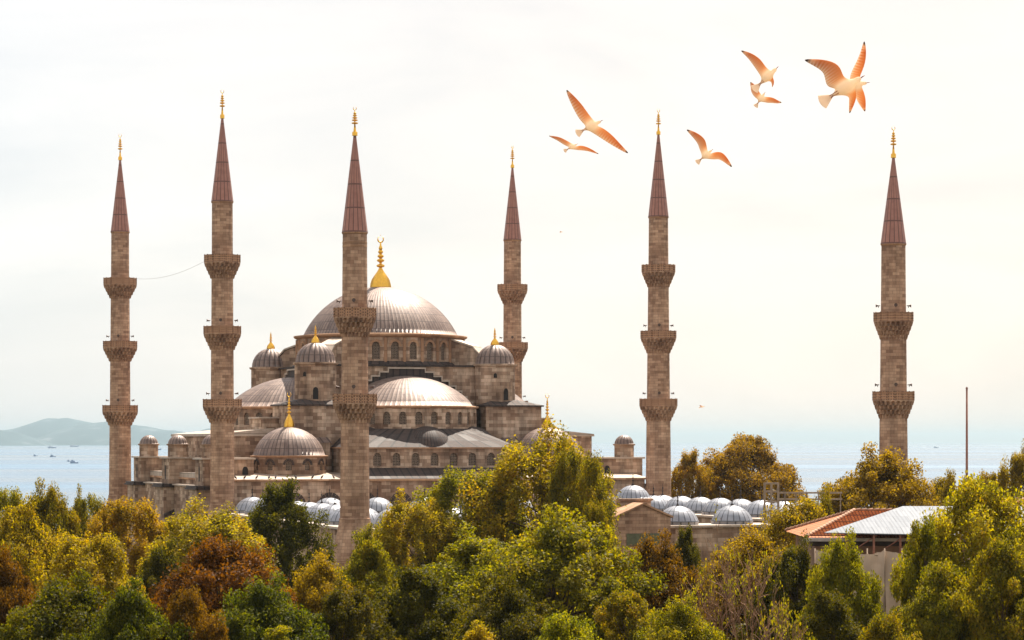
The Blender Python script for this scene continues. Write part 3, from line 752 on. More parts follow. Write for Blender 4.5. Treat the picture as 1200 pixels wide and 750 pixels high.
# ------------------------------------------------------------------ courtyard with its ring of small domes
PA, PB = Vector((wx(415.8, 297), 297)), Vector((wx(1047, 318), 318))
PC, PD = Vector((wx(260.5, 365), 365)), Vector((wx(771.6, 385), 385))
ct = empty('courtyard', ((PA.x + PB.x) / 2, (PA.y + PB.y) / 2, 0)); O = Vector((ct.location.x, ct.location.y))
tag(ct, 'walled courtyard with a gabled gate and rows of pale lead domes among trees', 'courtyard')
def side(p, q, off0, off1, zt, name):
    d = (q - p).normalized(); nrm = Vector((-d.y, d.x))
    a, b = p - O, q - O
    poly = [a + nrm * off0, b + nrm * off0, b + nrm * off1, a + nrm * off1]
    m = MB(); m.prism([(v.x, v.y) for v in poly], -.3, zt); w = m.build(name, ST, ct)
    e = .3; poly = [a + nrm * (off0 - e), b + nrm * (off0 - e), b + nrm * (off1 + e), a + nrm * (off1 + e)]
    m = MB(); m.prism([(v.x, v.y) for v in poly], zt, zt + .25); m.build('arcade_roof', M['lead_flat'], w)
    return a, b, nrm
ZR = 10.2
ins = 2.2; dAB = (PB - PA).normalized()
sides = [(PA + dAB * 2, PB - dAB * 2, 0.0), (PC, PA, 0.0), (PB, PD, 0.0), (PD - (PD - PC).normalized() * 2, PC + (PD - PC).normalized() * 2, 8.0)]
for i, (p, q, sh) in enumerate(sides):
    d = (q - p).normalized(); nrm = Vector((-d.y, d.x))
    side(p, q, 0.2 + sh, 6.6 + sh, ZR - .01 * i, 'arcade_wall')
    Ln = (q - p).length; n = int(Ln / 6.15)
    for j in range(n):
        s_ = Ln * (j + .5) / n
        if i == 0 and abs(s_ - Ln / 2) < 3.4: continue
        if i in (1, 2) and (j == (n - 1 if i == 1 else 0)): continue
        c = p - O + d * s_ + nrm * (3.4 + sh)
        dm = MB(); dm.lathe([(2.4, ZR + .2), (2.4, ZR + .55), (2.5, ZR + .6)], 24, (c.x, c.y, 0))
        dm.lathe(dome_prof(2.38, 1.8, 8), 60, (c.x, c.y, ZR + .6), rmod=seam(20, .045, 2.4), uvk=20)
        dd = dm.build('arcade_dome', M['lead_pale'], ct)
        fm = MB(); fm.lathe([(.16, 0), (.2, .12), (.07, .25), (.05, .5), (.14, .6), (.05, .7), (.05, .95), (.12, 1.05), (.03, 1.15), (.02, 1.6)], 8, (c.x, c.y, ZR + 2.35)); fm.build('finial', M['darkmetal'], dd)
# gate block
mid = (PA + PB) / 2 - O; d = dAB; nrm = Vector((-d.y, d.x)); tv = Vector((d.x, d.y, 0)); nv = Vector((nrm.x, nrm.y, 0)); M3 = Vector((mid.x, mid.y, 0))
prof = [(-3.3, 0), (3.3, 0), (3.3, 11.5), (0, 12.9), (-3.3, 11.5)]
m = MB(); m.extrude([M3 + tv * x - nv * 3.0 + Vector((0, 0, z)) for x, z in reversed(prof)], nv * 5.5); gb = m.build('gate_block', M['stone_minaret'], ct)
m = MB()
for sg in (-1, 1):
    P = [(sg * 3.55, 11.42), (0, 12.92), (0, 13.12), (sg * 3.55, 11.62)]
    m.extrude([M3 + tv * x - nv * 3.25 + Vector((0, 0, z)) for x, z in P], nv * 5.6)
m.build('gate_coping', TR, gb)
m = MB(); m.extrude([M3 + tv * x - nv * 3.1 + Vector((0, 0, z)) for x, z in ((-2, 8.4), (2, 8.4), (2, 9.7), (-2, 9.7))], nv * .09); m.build('inscription_panel', simple('green_panel', (.12, .12, .06), .6), gb)
gc = M3 + nv * 2.4 + tv * .9
m = MB(); m.lathe([(2.05, 10), (2.05, 13.2), (2.3, 13.3), (2.32, 13.5), (1.9, 13.55)], 16, tuple(gc), smooth=False); gd = m.build('gate_drum', ST, ct)
lead_dome(gd, 'gate_dome', (gc.x, gc.y, 13.5), 1.95, 1.5, 22, M['lead_pale'], lip=.15, amt=.035)
fm = MB(); fm.lathe([(.14, 0), (.2, .12), (.06, .25), (.05, .5), (.14, .6), (.05, .7), (.03, 1.3)], 8, (gc.x, gc.y, 14.95)); fm.build('finial', M['darkmetal'], gd)

# ------------------------------------------------------------------ buildings at the right
def tiled_house(name, xl, xr, ye, yr, ze, zr, zb, hip, label):
    root = empty(name, ((xl + xr) / 2, (ye * 2 + (yr - ye) * 2) / 2, 0)); ox, oy = root.location.x, root.location.y
    tag(root, label, 'building')
    yb = yr + (yr - ye)
    m = MB(); m.box(xl + .7 - ox, xr - .7 - ox, ye + .7 - oy, yb - .7 - oy, zb, ze - .12); m.build('wall', M['plaster'], root)
    m = MB(); A = (xl - ox, ye - oy, ze); B = (xr - ox, ye - oy, ze); C_ = (xr - ox, yb - oy, ze); D = (xl - ox, yb - oy, ze)
    P, Q = (xl + hip - ox, yr - oy, zr), (xr - hip - ox, yr - oy, zr)
    sl_ = math.hypot(yr - ye, zr - ze)
    m.face([A, B, Q, P], [(xl, 0), (xr, 0), (xr - hip, sl_), (xl + hip, sl_)]); m.face([C_, D, P, Q], [(xr, 0), (xl, 0), (xl + hip, sl_), (xr - hip, sl_)])
    m.face([D, A, P], [(0, 0), (yb - ye, 0), ((yb - ye) / 2, sl_)]); m.face([B, C_, Q], [(0, 0), (yb - ye, 0), ((yb - ye) / 2, sl_)])
    rf = m.build('roof', M['tiles'], root)
    m = MB(); n = int((ze and sl_) / .42)
    for i in range(1, n):     # rows of overlapping tiles catch the light
        t = i / n; y = ye + (yr - ye) * t; z = ze + (zr - ze) * t; a, b = xl + hip * t, xr - hip * t
        m.extrude([(a - ox, y - oy - .02, z), (a - ox, y - oy + .3, z + .3 * (zr - ze) / (yr - ye)), (a - ox, y - oy, z + .09)], (b - a, 0, 0))
    m.build('tile_rows', M['tiles'], rf)
    m = MB()
    for p, q in ((A, P), (D, P), (P, Q), (B, Q), (C_, Q)):
        p, q = Vector(p), Vector(q); k = max(2, int((q - p).length / .45))
        for i in range(k):
            a, b = p.lerp(q, i / k), p.lerp(q, (i + .9) / k); m.tube([a + Vector((0, 0, .05)), b + Vector((0, 0, .09))], [.10, .13], 6)
    m.build('ridge_tiles', simple('pale_ridge_tile', (.36, .2, .12), .8), rf)
    m = MB(); m.box(xl - .05 - ox, xr + .05 - ox, ye - .18 - oy, ye + .1 - oy, ze - .26, ze - .03); m.build('gutter', simple('pale_gutter', (.45, .40, .36), .5, .4), root)
    m = MB(); m.box(xl + .4 - ox, xr - .4 - ox, ye + .5 - oy, ye + .75 - oy, ze - .6, ze - .27); m.build('fascia', M['darkmetal'], root)
    return root, ox, oy
rt_, ox, oy = tiled_house('long_building', wx(944, 190), 64, 190, 197.0, wz(630, 190), wz(598.5, 197), -.3, 4.3, 'long low building with an orange tiled hip roof, partly under a grey sheet roof')
tiled_house('tile_roofed_house', wx(1184, 262), wx(1184, 262) + 22, 262, 267, wz(592, 262), wz(583.5, 267), -.3, 2.5, 'house with an orange tiled roof peeping out at the right picture edge')
# temporary sheet roof on steel posts
zf_, zb_ = wz(624, 188), wz(595.5, 197.6) + .15
tr_ = empty('sheet_roof', (wx(1100, 190), 190, 0)); tag(tr_, 'temporary grey corrugated sheet roof on rusty steel posts above the orange tiles', 'canopy'); ox, oy = tr_.location.x, 190
A, B, C_, D = (wx(966, 188) - ox, 188 - oy, zf_), (62 - ox, 188 - oy, zf_ - .75), (62 - ox, 197.6 - oy, zb_), (wx(1058, 197.6) - ox, 197.6 - oy, zb_)
m = MB(); Ls = 11.0; m.face([A, B, C_, D], [(0, 0), (B[0] - A[0], 0), (B[0] - A[0], Ls), (D[0] - A[0], Ls)])
m.face([(p[0], p[1], p[2] - .06) for p in (D, C_, B, A)])
for p, q in ((A, B), (B, C_), (C_, D), (D, A)): m.face([(*p[:2], p[2] - .06), (*q[:2], q[2] - .06), q, p])
m.build('roof_sheets', M['sheet'], tr_)
for px in (992, 1024, 1055, 1090, 1125, 1160, 1195):
    x = wx(px, 188.3) - ox; zt = zf_ - .75 * (x - A[0]) / (B[0] - A[0]) - .08
    m = MB(); m.box(x - .07, x + .07, 188.3 - oy - .07, 188.3 - oy + .07, wz(655, 188.3), zt); m.build('post', M['pole'], tr_)
for px in (1028, 1062):
    x = wx(px, 188.3) - ox; m = MB(); m.tube([(x - 1.6, 188.35 - oy, wz(645, 188)), (x, 188.35 - oy, wz(627, 188))], [.05, .05], 6); m.build('brace', M['pole'], tr_)
m = MB(); m.box(A[0] + .3, B[0], 188.1 - oy, 188.5 - oy, wz(655, 188) - .15, wz(655, 188)); m.build('beam', M['pole'], tr_)
# scaffold with netting on the front of the long building
sf = empty('scaffold', (wx(1010, 187), 187, 0)); tag(sf, 'tube scaffold hung with torn white netting along the front wall of the long building', 'scaffold'); ox, oy = sf.location.x, 187
xa, xb = wx(955, 187) - ox, wx(1200, 187) - ox
for i in range(13):
    x = xa + (xb - xa) * i / 12; m = MB(); m.tube([(x, 0, 0), (x, 0, 12.65)], [.05, .05], 6); m.build('upright', M['rail'], sf)
for z in (2.2, 4.2, 6.2, 8.2, 10.2, 12.2): m = MB(); m.tube([(xa, .06, z), (xb, .06, z)], [.045, .045], 6); m.build('ledger', M['rail'], sf)
rnd = random.Random(3)
for i in range(6):
    x0, x1 = xa + (xb - xa) * i / 6 + .05, xa + (xb - xa) * (i + 1) / 6 - .05; n = 10; m = MB(); g = []
    for a in range(n + 1):
        for b in range(n + 1):
            t, u = a / n, b / n
            g.append((x0 + (x1 - x0) * t, -.12 + .18 * math.sin(t * 9 + i) * math.sin(u * 7 + i) + rnd.uniform(-.03, .03), 4.4 + (12.6 - rnd.uniform(0, .15) - 4.4) * u - .25 * math.sin(PI * t) * u))
    for a in range(n):
        for b in range(n): m.face([g[a * (n + 1) + b], g[(a + 1) * (n + 1) + b], g[(a + 1) * (n + 1) + b + 1], g[a * (n + 1) + b + 1]], smooth=True)
    m.build('netting', M['net'], sf)
# open frame above the trees by the courtyard
fr = empty('steel_frame', (wx(912, 262), 262, 0)); tag(fr, 'pale open steel frame with a long handrail above the trees right of the arcade domes', 'frame')
k = 262 / F
for i in range(3):
    x = (-16 + i * 8) * k; m = MB(); m.box(x - .1, x + .1, -.1, .1, 0, wz(566, 262)); m.build('upright', M['rail'], fr)
for y in (566.5, 576, 588): m = MB(); m.box(-16 * k, 0 * k, -.105, .105, wz(y, 262) - .09, wz(y, 262) + .09); m.build('crossbar', M['rail'], fr)
for y in (577.5, 585): m = MB(); m.box(0.2 * k, 75 * k, -.07, .07, wz(y, 262) - .08, wz(y, 262) + .08); m.build('handrail', M['rail'], fr)
for i in range(6): m = MB(); x = (8 + i * 13) * k; m.box(x - .05, x + .05, -.06, .06, 0, wz(577, 262)); m.build('rail_post', M['rail'], fr)
m = MB(); Y = 255; m.tube([(0, 0, 0), (0, 0, 12), (0, 0, wz(455, Y))], [.17, .14, .09], 10); m.lathe([(.02, -.1), (.14, 0), (.02, .14)], 8, (0, 0, wz(455, Y)))
m.lathe([(.32, 0), (.32, .25), (.17, .3)], 12)
fp = m.build('flagpole', M['pole']); fp.location = (wx(1133, Y), Y, 0); tag(fp, 'tall bare rust red pole standing among the trees at the right', 'pole')

# ------------------------------------------------------------------ trees
def quads_mesh(name, cen, nrm, size, tone, rs, mat_slots=1):
    n = len(cen)
    a = np.cross(nrm, rs.randn(n, 3)); a /= np.linalg.norm(a, axis=1)[:, None] + 1e-9
    b = np.cross(nrm, a); s_ = size[:, None]
    v = np.empty((n, 4, 3)); v[:, 0] = cen - a * s_ * .75; v[:, 1] = cen + b * s_ * .45 + nrm * s_ * .12; v[:, 2] = cen + a * s_ * .75; v[:, 3] = cen - b * s_ * .45 + nrm * s_ * .12
    me = bpy.data.meshes.new(name); me.vertices.add(4 * n); me.vertices.foreach_set('co', v.ravel())
    me.loops.add(4 * n); me.loops.foreach_set('vertex_index', np.arange(4 * n, dtype=np.int32))
    me.polygons.add(n); me.polygons.foreach_set('loop_start', np.arange(0, 4 * n, 4, dtype=np.int32)); me.polygons.foreach_set('loop_total', np.full(n, 4, dtype=np.int32))
    at_ = me.attributes.new('tone', 'FLOAT', 'FACE'); at_.data.foreach_set('value', tone.astype(np.float32))
    me.update(calc_edges=True); me.validate(); me.materials.append(None); return me

def proto(kind, seed):
    """one tree of radius 5 m; crown and trunk meshes (origin at the foot)"""
    rs = np.random.RandomState(seed); rnd = random.Random(seed)
    cfg = {  # crown height, crown bottom, blobs, leaves per blob, blob size, leaf, upright stretch
        'round': (11.0, 3.0, 270, 310, .98, .135, .8), 'upright': (15.0, 2.6, 290, 230, .80, .14, 1.5),
        'dense': (14.0, 2.0, 320, 240, .76, .14, 1.15), 'airy': (12.0, 3.0, 130, 290, .80, .15, .8),
        'conifer': (13.0, 1.5, 260, 190, .85, .13, .35)}[kind]
    H, zb, nb, nl, bs, leaf, up = cfg
    cs = []; ndir = []
    lobes = [(rnd.uniform(0, 2 * PI), rnd.uniform(.35, .85), rnd.uniform(.78, 1.0)) for _ in range(7)]
    for i in range(nb):
        t = (i + rnd.random()) / nb; t = t ** 0.85                      # 0 bottom .. 1 top
        th = rnd.uniform(0, 2 * PI)
        if kind == 'conifer': pr = 5.0 * (1 - t) ** .75 + .3
        elif kind == 'upright': pr = 5.0 * min(1, (math.sin(PI * min(1, .30 + t * .62)) ** .6))
        else: pr = 5.0 * math.sqrt(max(0.02, 1 - abs(2 * t - .86) ** 2.2)) if abs(2 * t - .86) < 1 else 1.2
        lob = 1.0
        for la, lz, lr in lobes:
            dd = abs((th - la + PI) % (2 * PI) - PI)
            if dd < .55 and abs(t - lz) < .28: lob = max(lob, 1.0 + .22 * (1 - dd / .55))
        fr_ = rnd.uniform(.5, 1.0) ** .5 if kind != 'airy' else rnd.uniform(.35, 1.0)
        r_ = pr * lob * fr_ * rnd.uniform(.82, 1.08)
        z = zb + (H - zb) * t + (rnd.uniform(0, 1.3) if rnd.random() < .25 and t > .5 else 0)
        if kind == 'conifer': z = zb + (H - zb) * (round(t * 16) / 16 + rnd.uniform(-.03, .03)) - .18 * r_
        cs.append((r_ * math.cos(th), r_ * math.sin(th), z))
    cs = np.array(cs); sz = bs * rs.uniform(.55, 1.25, nb)
    cen = np.repeat(cs, nl, 0); sp = np.repeat(sz, nl)[:, None]
    g = rs.randn(nb * nl, 3); g /= np.maximum(1e-6, np.linalg.norm(g, axis=1))[:, None]; g *= rs.uniform(0, 1, (nb * nl, 1)) ** .5
    off = g * sp * np.array([1, 1, up]); P = cen + off
    keep = rs.rand(len(P)) < .97; P = P[keep]; off = off[keep]
    ctr = np.array([0, 0, (H + zb) / 2 - 1.0]); out = P - ctr; out /= np.linalg.norm(out, axis=1)[:, None]
    nr = out * .5 + rs.randn(len(P), 3) * .75 + np.array([0, 0, .45]); nr /= np.linalg.norm(nr, axis=1)[:, None]
    blobtone = np.repeat(rs.uniform(-.22, .22, nb), nl)[keep]
    tone = np.clip(.45 + blobtone + rs.randn(len(P)) * .2, 0, 1)
    crown = quads_mesh('crown', P, nr, leaf * rs.uniform(.7, 1.35, len(P)), tone, rs)
    m = MB(); lean = Vector((rnd.uniform(-.3, .3), rnd.uniform(-.3, .3), 0)); top = H * .82
    ax = [Vector((0, 0, -.3)), Vector((0, 0, zb * .5)) + lean * .3, Vector((0, 0, zb)) + lean * .6, Vector((0, 0, H * .5)) + lean, Vector((0, 0, top)) + lean * 1.4]
    m.tube(ax, [.34, .27, .24, .15, .04], 8)
    for i in rnd.sample(range(nb), 46):
        e = Vector(cs[i]); s_ = min(max(zb * .8, e.z - rnd.uniform(1.5, 4.5)), H * .75); f = s_ / top
        a = lean * (f * 1.3) + Vector((0, 0, s_)); mid_ = a.lerp(e, .5) + Vector((rnd.uniform(-.3, .3), rnd.uniform(-.3, .3), -.35 + rnd.uniform(-.2, .2)))
        rr = .13 * (1 - f) + .035; m.tube([a, mid_, e], [rr, rr * .6, .018], 5)
    me = m.build('trunk', M['bark']); trunk = me.data; bpy.data.objects.remove(me)
    return crown, trunk, H
PROTO = {}
for kd, seeds in (('round', (1, 2, 3)), ('upright', (11, 12, 13)), ('dense', (21, 22)), ('airy', (31, 32)), ('conifer', (41,))):
    PROTO[kd] = [proto(kd, s_) for s_ in seeds]

def bare_proto(seed, leafy):
    rnd = random.Random(seed); m = MB(); tips = []
    def grow(p, d, ln, r, lev):
        q = p; pts = [p]; dd = d.copy()
        for i in range(3):
            dd = (dd + Vector((rnd.uniform(-.36, .36), rnd.uniform(-.36, .36), rnd.uniform(-.06, .12)))).normalized(); q = q + dd * ln / 3; pts.append(q)
        m.tube(pts, [r, r * .85, r * .7, r * .5], 5 if lev < 2 else 4, cap=False)
        if lev >= 5: tips.append(q); return
        for j in range(rnd.choice((2, 3, 3)) if lev < 4 else 2):
            b = pts[rnd.choice((2, 3, 3))]
            nd = (dd + Vector((rnd.uniform(-.95, .95), rnd.uniform(-.95, .95), rnd.uniform(-.25, .4)))).normalized()
            grow(b, nd, ln * rnd.uniform(.62, .85), max(.03, r * .58), lev + 1)
    for i in range(4):
        a = i * 1.6 + rnd.uniform(0, 1); grow(Vector((0, 0, -.2)), Vector((math.cos(a) * .3, math.sin(a) * .3, 1)).normalized(), rnd.uniform(3.4, 4.6), .15, 0)
    o = m.build('branches', M['twig']); me = o.data; bpy.data.objects.remove(o)
    rs = np.random.RandomState(seed); T = np.array([tuple(t) for t in tips]); T = T[rs.rand(len(T)) < leafy]
    P = np.repeat(T, 14, 0) + rs.randn(len(T) * 14, 3) * .22; nr = rs.randn(len(P), 3) + [0, 0, .5]; nr /= np.linalg.norm(nr, axis=1)[:, None]
    cr = quads_mesh('leaves', P, nr, .15 * rs.uniform(.6, 1.3, len(P)), np.clip(.6 + rs.randn(len(P)) * .25, 0, 1), rs)
    return cr, me, max(t.z for t in tips), max(math.hypot(t.x, t.y) for t in tips)
BARE = [bare_proto(5, .30), bare_proto(9, .16)]

tcount = [0]
def tree(px, top, Y, hw, kind, leaf, label, group, rz=None):
    if Y < 262: Y = 150 + (Y - 80) * .62
    X = wx(px, Y); H = wz(top, Y) - gz(X, Y); Rr = hw * Y / F
    i = tcount[0]; tcount[0] += 1
    if kind == 'bare':
        cr, tk, h0, r0 = BARE[i % 2]; names = ('leaves', 'branches'); r0 *= .8
    else:
        cr, tk, h0 = PROTO[kind][i % len(PROTO[kind])]; r0 = 5.0; names = ('crown', 'trunk'); h0 += .6
    root = empty({'conifer': 'conifer_tree', 'bare': 'bare_tree'}.get(kind, 'broadleaf_tree'), (X, Y, gz(X, Y)), rz if rz is not None else i * 2.4)
    tag(root, label, 'tree', group)
    s_ = (Rr / r0, Rr / r0, H / h0)
    c = bpy.data.objects.new(names[0], cr); COL.objects.link(c); c.parent = root; c.scale = s_
    c.material_slots[0].link = 'OBJECT'; c.material_slots[0].material = L[leaf]
    t = bpy.data.objects.new(names[1], tk); COL.objects.link(t); t.parent = root; t.scale = s_
G1, G2, G3 = 'park trees in the foreground', 'tall trees in front of the mosque', 'trees behind the courtyard and roofs'
T = [
 # far left, against the sea
 (4, 574, 235, 34, 'upright', 'olive', 'olive tree touching the left picture edge, its tip against the blue sea', G2),
 (55, 577, 250, 40, 'round', 'olive', 'dark olive tree below the boats, crown tip against the sea near the left edge', G2),
 (104, 582, 255, 30, 'upright', 'olive', 'narrow olive tree just left of the far left minaret foot', G2),
 (150, 587, 225, 58, 'upright', 'amber', 'amber yellow tree hiding the foot of the far left minaret', G2),
 (243, 602, 205, 78, 'upright', 'yellow', 'broad bright yellow tree at the foot of the highest minaret', G2),
 (22, 600, 165, 62, 'round', 'yellow', 'yellow green tree at the left edge above the reddish crown', G1),
 (105, 628, 140, 66, 'upright', 'amber', 'golden amber tree between the dark green corner tree and the amber crown by the minaret', G1),
 (4, 658, 118, 46, 'round', 'rust', 'reddish brown tree cut by the left picture edge', G1),
 (192, 648, 155, 46, 'round', 'dark', 'very dark olive tree left of the large rusty brown tree', G1),
 (258, 640, 122, 86, 'round', 'rust', 'large rusty brown domed tree below the broad bright yellow tree', G1),
 (80, 688, 92, 82, 'round', 'green', 'deep green bushy tree filling the bottom left corner', G1),
 (158, 697, 86, 62, 'round', 'green', 'small deep green tree wedged left of the russet ball shaped tree', G1),
 (222, 700, 90, 50, 'round', 'rust', 'russet ball shaped tree at the bottom edge, lower left', G1),
 (312, 690, 100, 72, 'round', 'green', 'loose green tree right of the russet ball shaped tree', G1),
 (325, 732, 82, 62, 'conifer', 'lime', 'bright green layered conifer at the bottom edge under the loose green tree', G1),
 (328, 570, 218, 56, 'dense', 'dark', 'dark green upright tree in front of the left corner dome', G2),
 (376, 662, 132, 54, 'round', 'orange', 'orange brown tree under the dark green upright tree', G1),
 (432, 640, 150, 52, 'round', 'olive', 'olive tree below the thick near minaret', G1),
 (405, 690, 104, 62, 'dense', 'dark', 'dark green tree below the orange brown tree', G1),
 # the big group in the middle
 (447, 612, 228, 34, 'upright', 'olive', 'small olive tree right of the foot of the thick near minaret', G2),
 (488, 588, 222, 58, 'upright', 'yellow', 'yellow green tree left of the tallest middle clump', G2),
 (552, 552, 228, 74, 'upright', 'olive', 'tall olive yellow tree in the middle, second highest of the clump', G2),
 (634, 517, 224, 84, 'upright', 'yellow', 'tallest yellow green tree in the middle, hiding the right corner dome drum', G2),
 (676, 529, 216, 44, 'upright', 'olive', 'olive tree on the right flank of the tallest middle tree', G2),
 (697, 590, 208, 24, 'upright', 'olive', 'slim olive tree left of the gabled courtyard gate', G2),
 (655, 612, 142, 96, 'round', 'lime', 'spreading lighter green tree in front of the tallest middle tree', G1),
 (560, 630, 150, 88, 'dense', 'olive', 'dark olive tree below the second highest middle tree', G1),
 (490, 672, 118, 70, 'dense', 'dark', 'dark tree low in the middle, left of the lighter green tree', G1),
 (590, 690, 106, 66, 'round', 'dark', 'dark crown at the bottom middle under the spreading lighter green tree', G1),
 (555, 736, 80, 58, 'airy', 'yellow', 'sparse yellow leaved treetop at the bottom edge, centre', G1),
 (660, 728, 84, 60, 'round', 'lime', 'fresh green treetop at the bottom edge right of the sparse yellow one', G1),
 (768, 638, 152, 54, 'round', 'rust', 'rust red bushy tree below the gabled courtyard gate', G1),
 (735, 690, 112, 54, 'airy', 'olive', 'loose olive tree below the rust red bushy tree', G1),
 (803, 622, 232, 26, 'dense', 'dark', 'small dark pointed tree before the nearest arcade domes', G2),
 (800, 712, 92, 58, 'round', 'lime', 'fresh green treetop at the bottom edge below the bare twigs', G1),
 (850, 600, 120, 72, 'bare', 'lime', 'nearly bare twiggy tree in front of the pale arcade domes', G1),
 (905, 640, 84, 84, 'bare', 'olive', 'bare branching tree leaning in front of the dark crown, lower right', G1),
 (880, 632, 165, 70, 'round', 'orange', 'thin orange olive tree behind the bare twigs', G1),
 (932, 640, 136, 52, 'dense', 'dark', 'very dark bushy crown left of the scaffold', G1),
 (940, 593, 222, 62, 'round', 'amber', 'amber tree in front of the pale steel frame', G2),
 (960, 585, 240, 26, 'upright', 'olive', 'small yellow tree right of the steel frame handrail', G2),
 # behind
 (808, 532, 425, 30, 'dense', 'amber', 'smaller amber tree right of the three balcony minaret, against the sea', G3),
 (874, 516, 430, 60, 'round', 'orange', 'big round orange brown tree behind the arcade domes, against the sea', G3),
 (1032, 537, 286, 70, 'round', 'orange', 'broad orange brown tree at the foot of the lone far right minaret', G3),
 (1106, 564, 300, 40, 'round', 'orange', 'low orange brown tree left of the rust red pole', G3),
 (1158, 560, 320, 36, 'round', 'orange', 'low orange brown tree right of the rust red pole', G3),
 (1194, 531, 285, 36, 'dense', 'orange', 'orange brown tree at the right edge, its top against the sea', G3),
 (985, 575, 300, 24, 'upright', 'orange', 'narrow orange tree left of the broad orange tree under the lone minaret', G3),
 # right foreground
 (1146, 572, 124, 84, 'round', 'yellow', 'tall broad yellow green tree in front of the grey sheet roof', G1),
 (1085, 616, 118, 46, 'airy', 'lime', 'slender airy tree left of the tall broad yellow green one', G1),
 (1180, 640, 106, 62, 'round', 'olive', 'olive tree in the bottom right corner', G1),
 (1105, 668, 108, 60, 'round', 'olive', 'olive bushy tree below the slender airy tree', G1),
 (988, 640, 122, 44, 'round', 'olive', 'olive green tree with ragged sprays in front of the scaffold netting', G1),
 (972, 700, 92, 56, 'dense', 'dark', 'dark tree at the bottom edge, below the very dark bushy crown', G1),
 (1040, 728, 84, 50, 'round', 'olive', 'olive treetop at the bottom edge below the scaffold', G1),
]
for a in T: tree(*a)
# bushes and low growth under the trees: nobody could count it
rs = np.random.RandomState(77); n = 90000
Yv = np.sqrt(rs.uniform(62 ** 2, 288 ** 2, n)); Xv = Yv * rs.uniform(-.235, .235, n)
hz = 2.6 + 1.6 * np.sin(Xv * .35 + 1.3 * np.sin(Yv * .11)) * np.sin(Yv * .23 + .6) + 1.2 * np.sin(Xv * .11 + Yv * .07)
P = np.stack([Xv, Yv, np.maximum(.2, hz + rs.randn(n) * .5)], 1); nr = rs.randn(n, 3) * .6 + [0, -.2, .9]; nr /= np.linalg.norm(nr, axis=1)[:, None]
me = quads_mesh('undergrowth', P, nr, rs.uniform(.25, .5, n), np.clip(.4 + rs.randn(n) * .25, 0, 1), rs); me.materials.clear(); me.materials.append(L['dark'])
o = bpy.data.objects.new('undergrowth', me); COL.objects.link(o); tag(o, 'dark low bushes and growth under the park trees', 'undergrowth', kind='stuff')

# ------------------------------------------------------------------ birds
def gull_mat():
    k = N('warm_cast_plumage'); at_ = k.n('Attribute', attribute_name='patch')
    r = k.ramp(at_.outputs['Fac'], [(0.0, (.93, .78, .60)), (.40, (.80, .43, .19)), (.68, (.64, .24, .07)), (.86, (.80, .5, .3)), (1.0, (.09, .035, .015))])  # warm orange cast and glow put into white-grey feather colours
    sp = k.n('Attribute', attribute_name='span'); tr = k.n('Attribute', attribute_name='trail')
    ms = k.n('Math', operation='MULTIPLY'); k.l(sp.outputs['Fac'], ms.inputs[0]); ms.inputs[1].default_value = 105.0
    sn = k.n('Math', operation='SINE'); k.l(ms.outputs[0], sn.inputs[0])
    sa = k.n('Math', operation='MULTIPLY_ADD'); k.l(sn.outputs[0], sa.inputs[0]); sa.inputs[1].default_value = .45; sa.inputs[2].default_value = .55
    pw = k.n('Math', operation='POWER'); k.l(tr.outputs['Fac'], pw.inputs[0]); pw.inputs[1].default_value = 1.6
    fm = k.n('Math', operation='MULTIPLY'); k.l(sa.outputs[0], fm.inputs[0]); k.l(pw.outputs[0], fm.inputs[1])
    gc_ = k.mix(fm.outputs[0], r.outputs[0], (.92, .80, .66))
    p = k.n('BsdfPrincipled'); p.inputs['Roughness'].default_value = .8; k.l(gc_, p.inputs['Base Color'])
    t = k.n('BsdfTranslucent'); k.l(gc_, t.inputs['Color']); mx = k.n('MixShader'); mx.inputs[0].default_value = .6
    k.l(p.outputs[0], mx.inputs[1]); k.l(t.outputs[0], mx.inputs[2]); k.l(mx.outputs[0], k.out.inputs[0]); return k.m
def tail_mat():
    k = N('gull_tail'); p = k.n('BsdfDiffuse'); p.inputs[0].default_value = (.85, .72, .6, 1); t = k.n('BsdfTranslucent'); t.inputs[0].default_value = (.9, .76, .62, 1)
    mx = k.n('MixShader'); mx.inputs[0].default_value = .65; k.l(p.outputs[0], mx.inputs[1]); k.l(t.outputs[0], mx.inputs[2]); k.l(mx.outputs[0], k.out.inputs[0]); return k.m
GT = tail_mat()
GM = gull_mat(); BK = simple('gull_bill', (.35, .06, .02), .5)
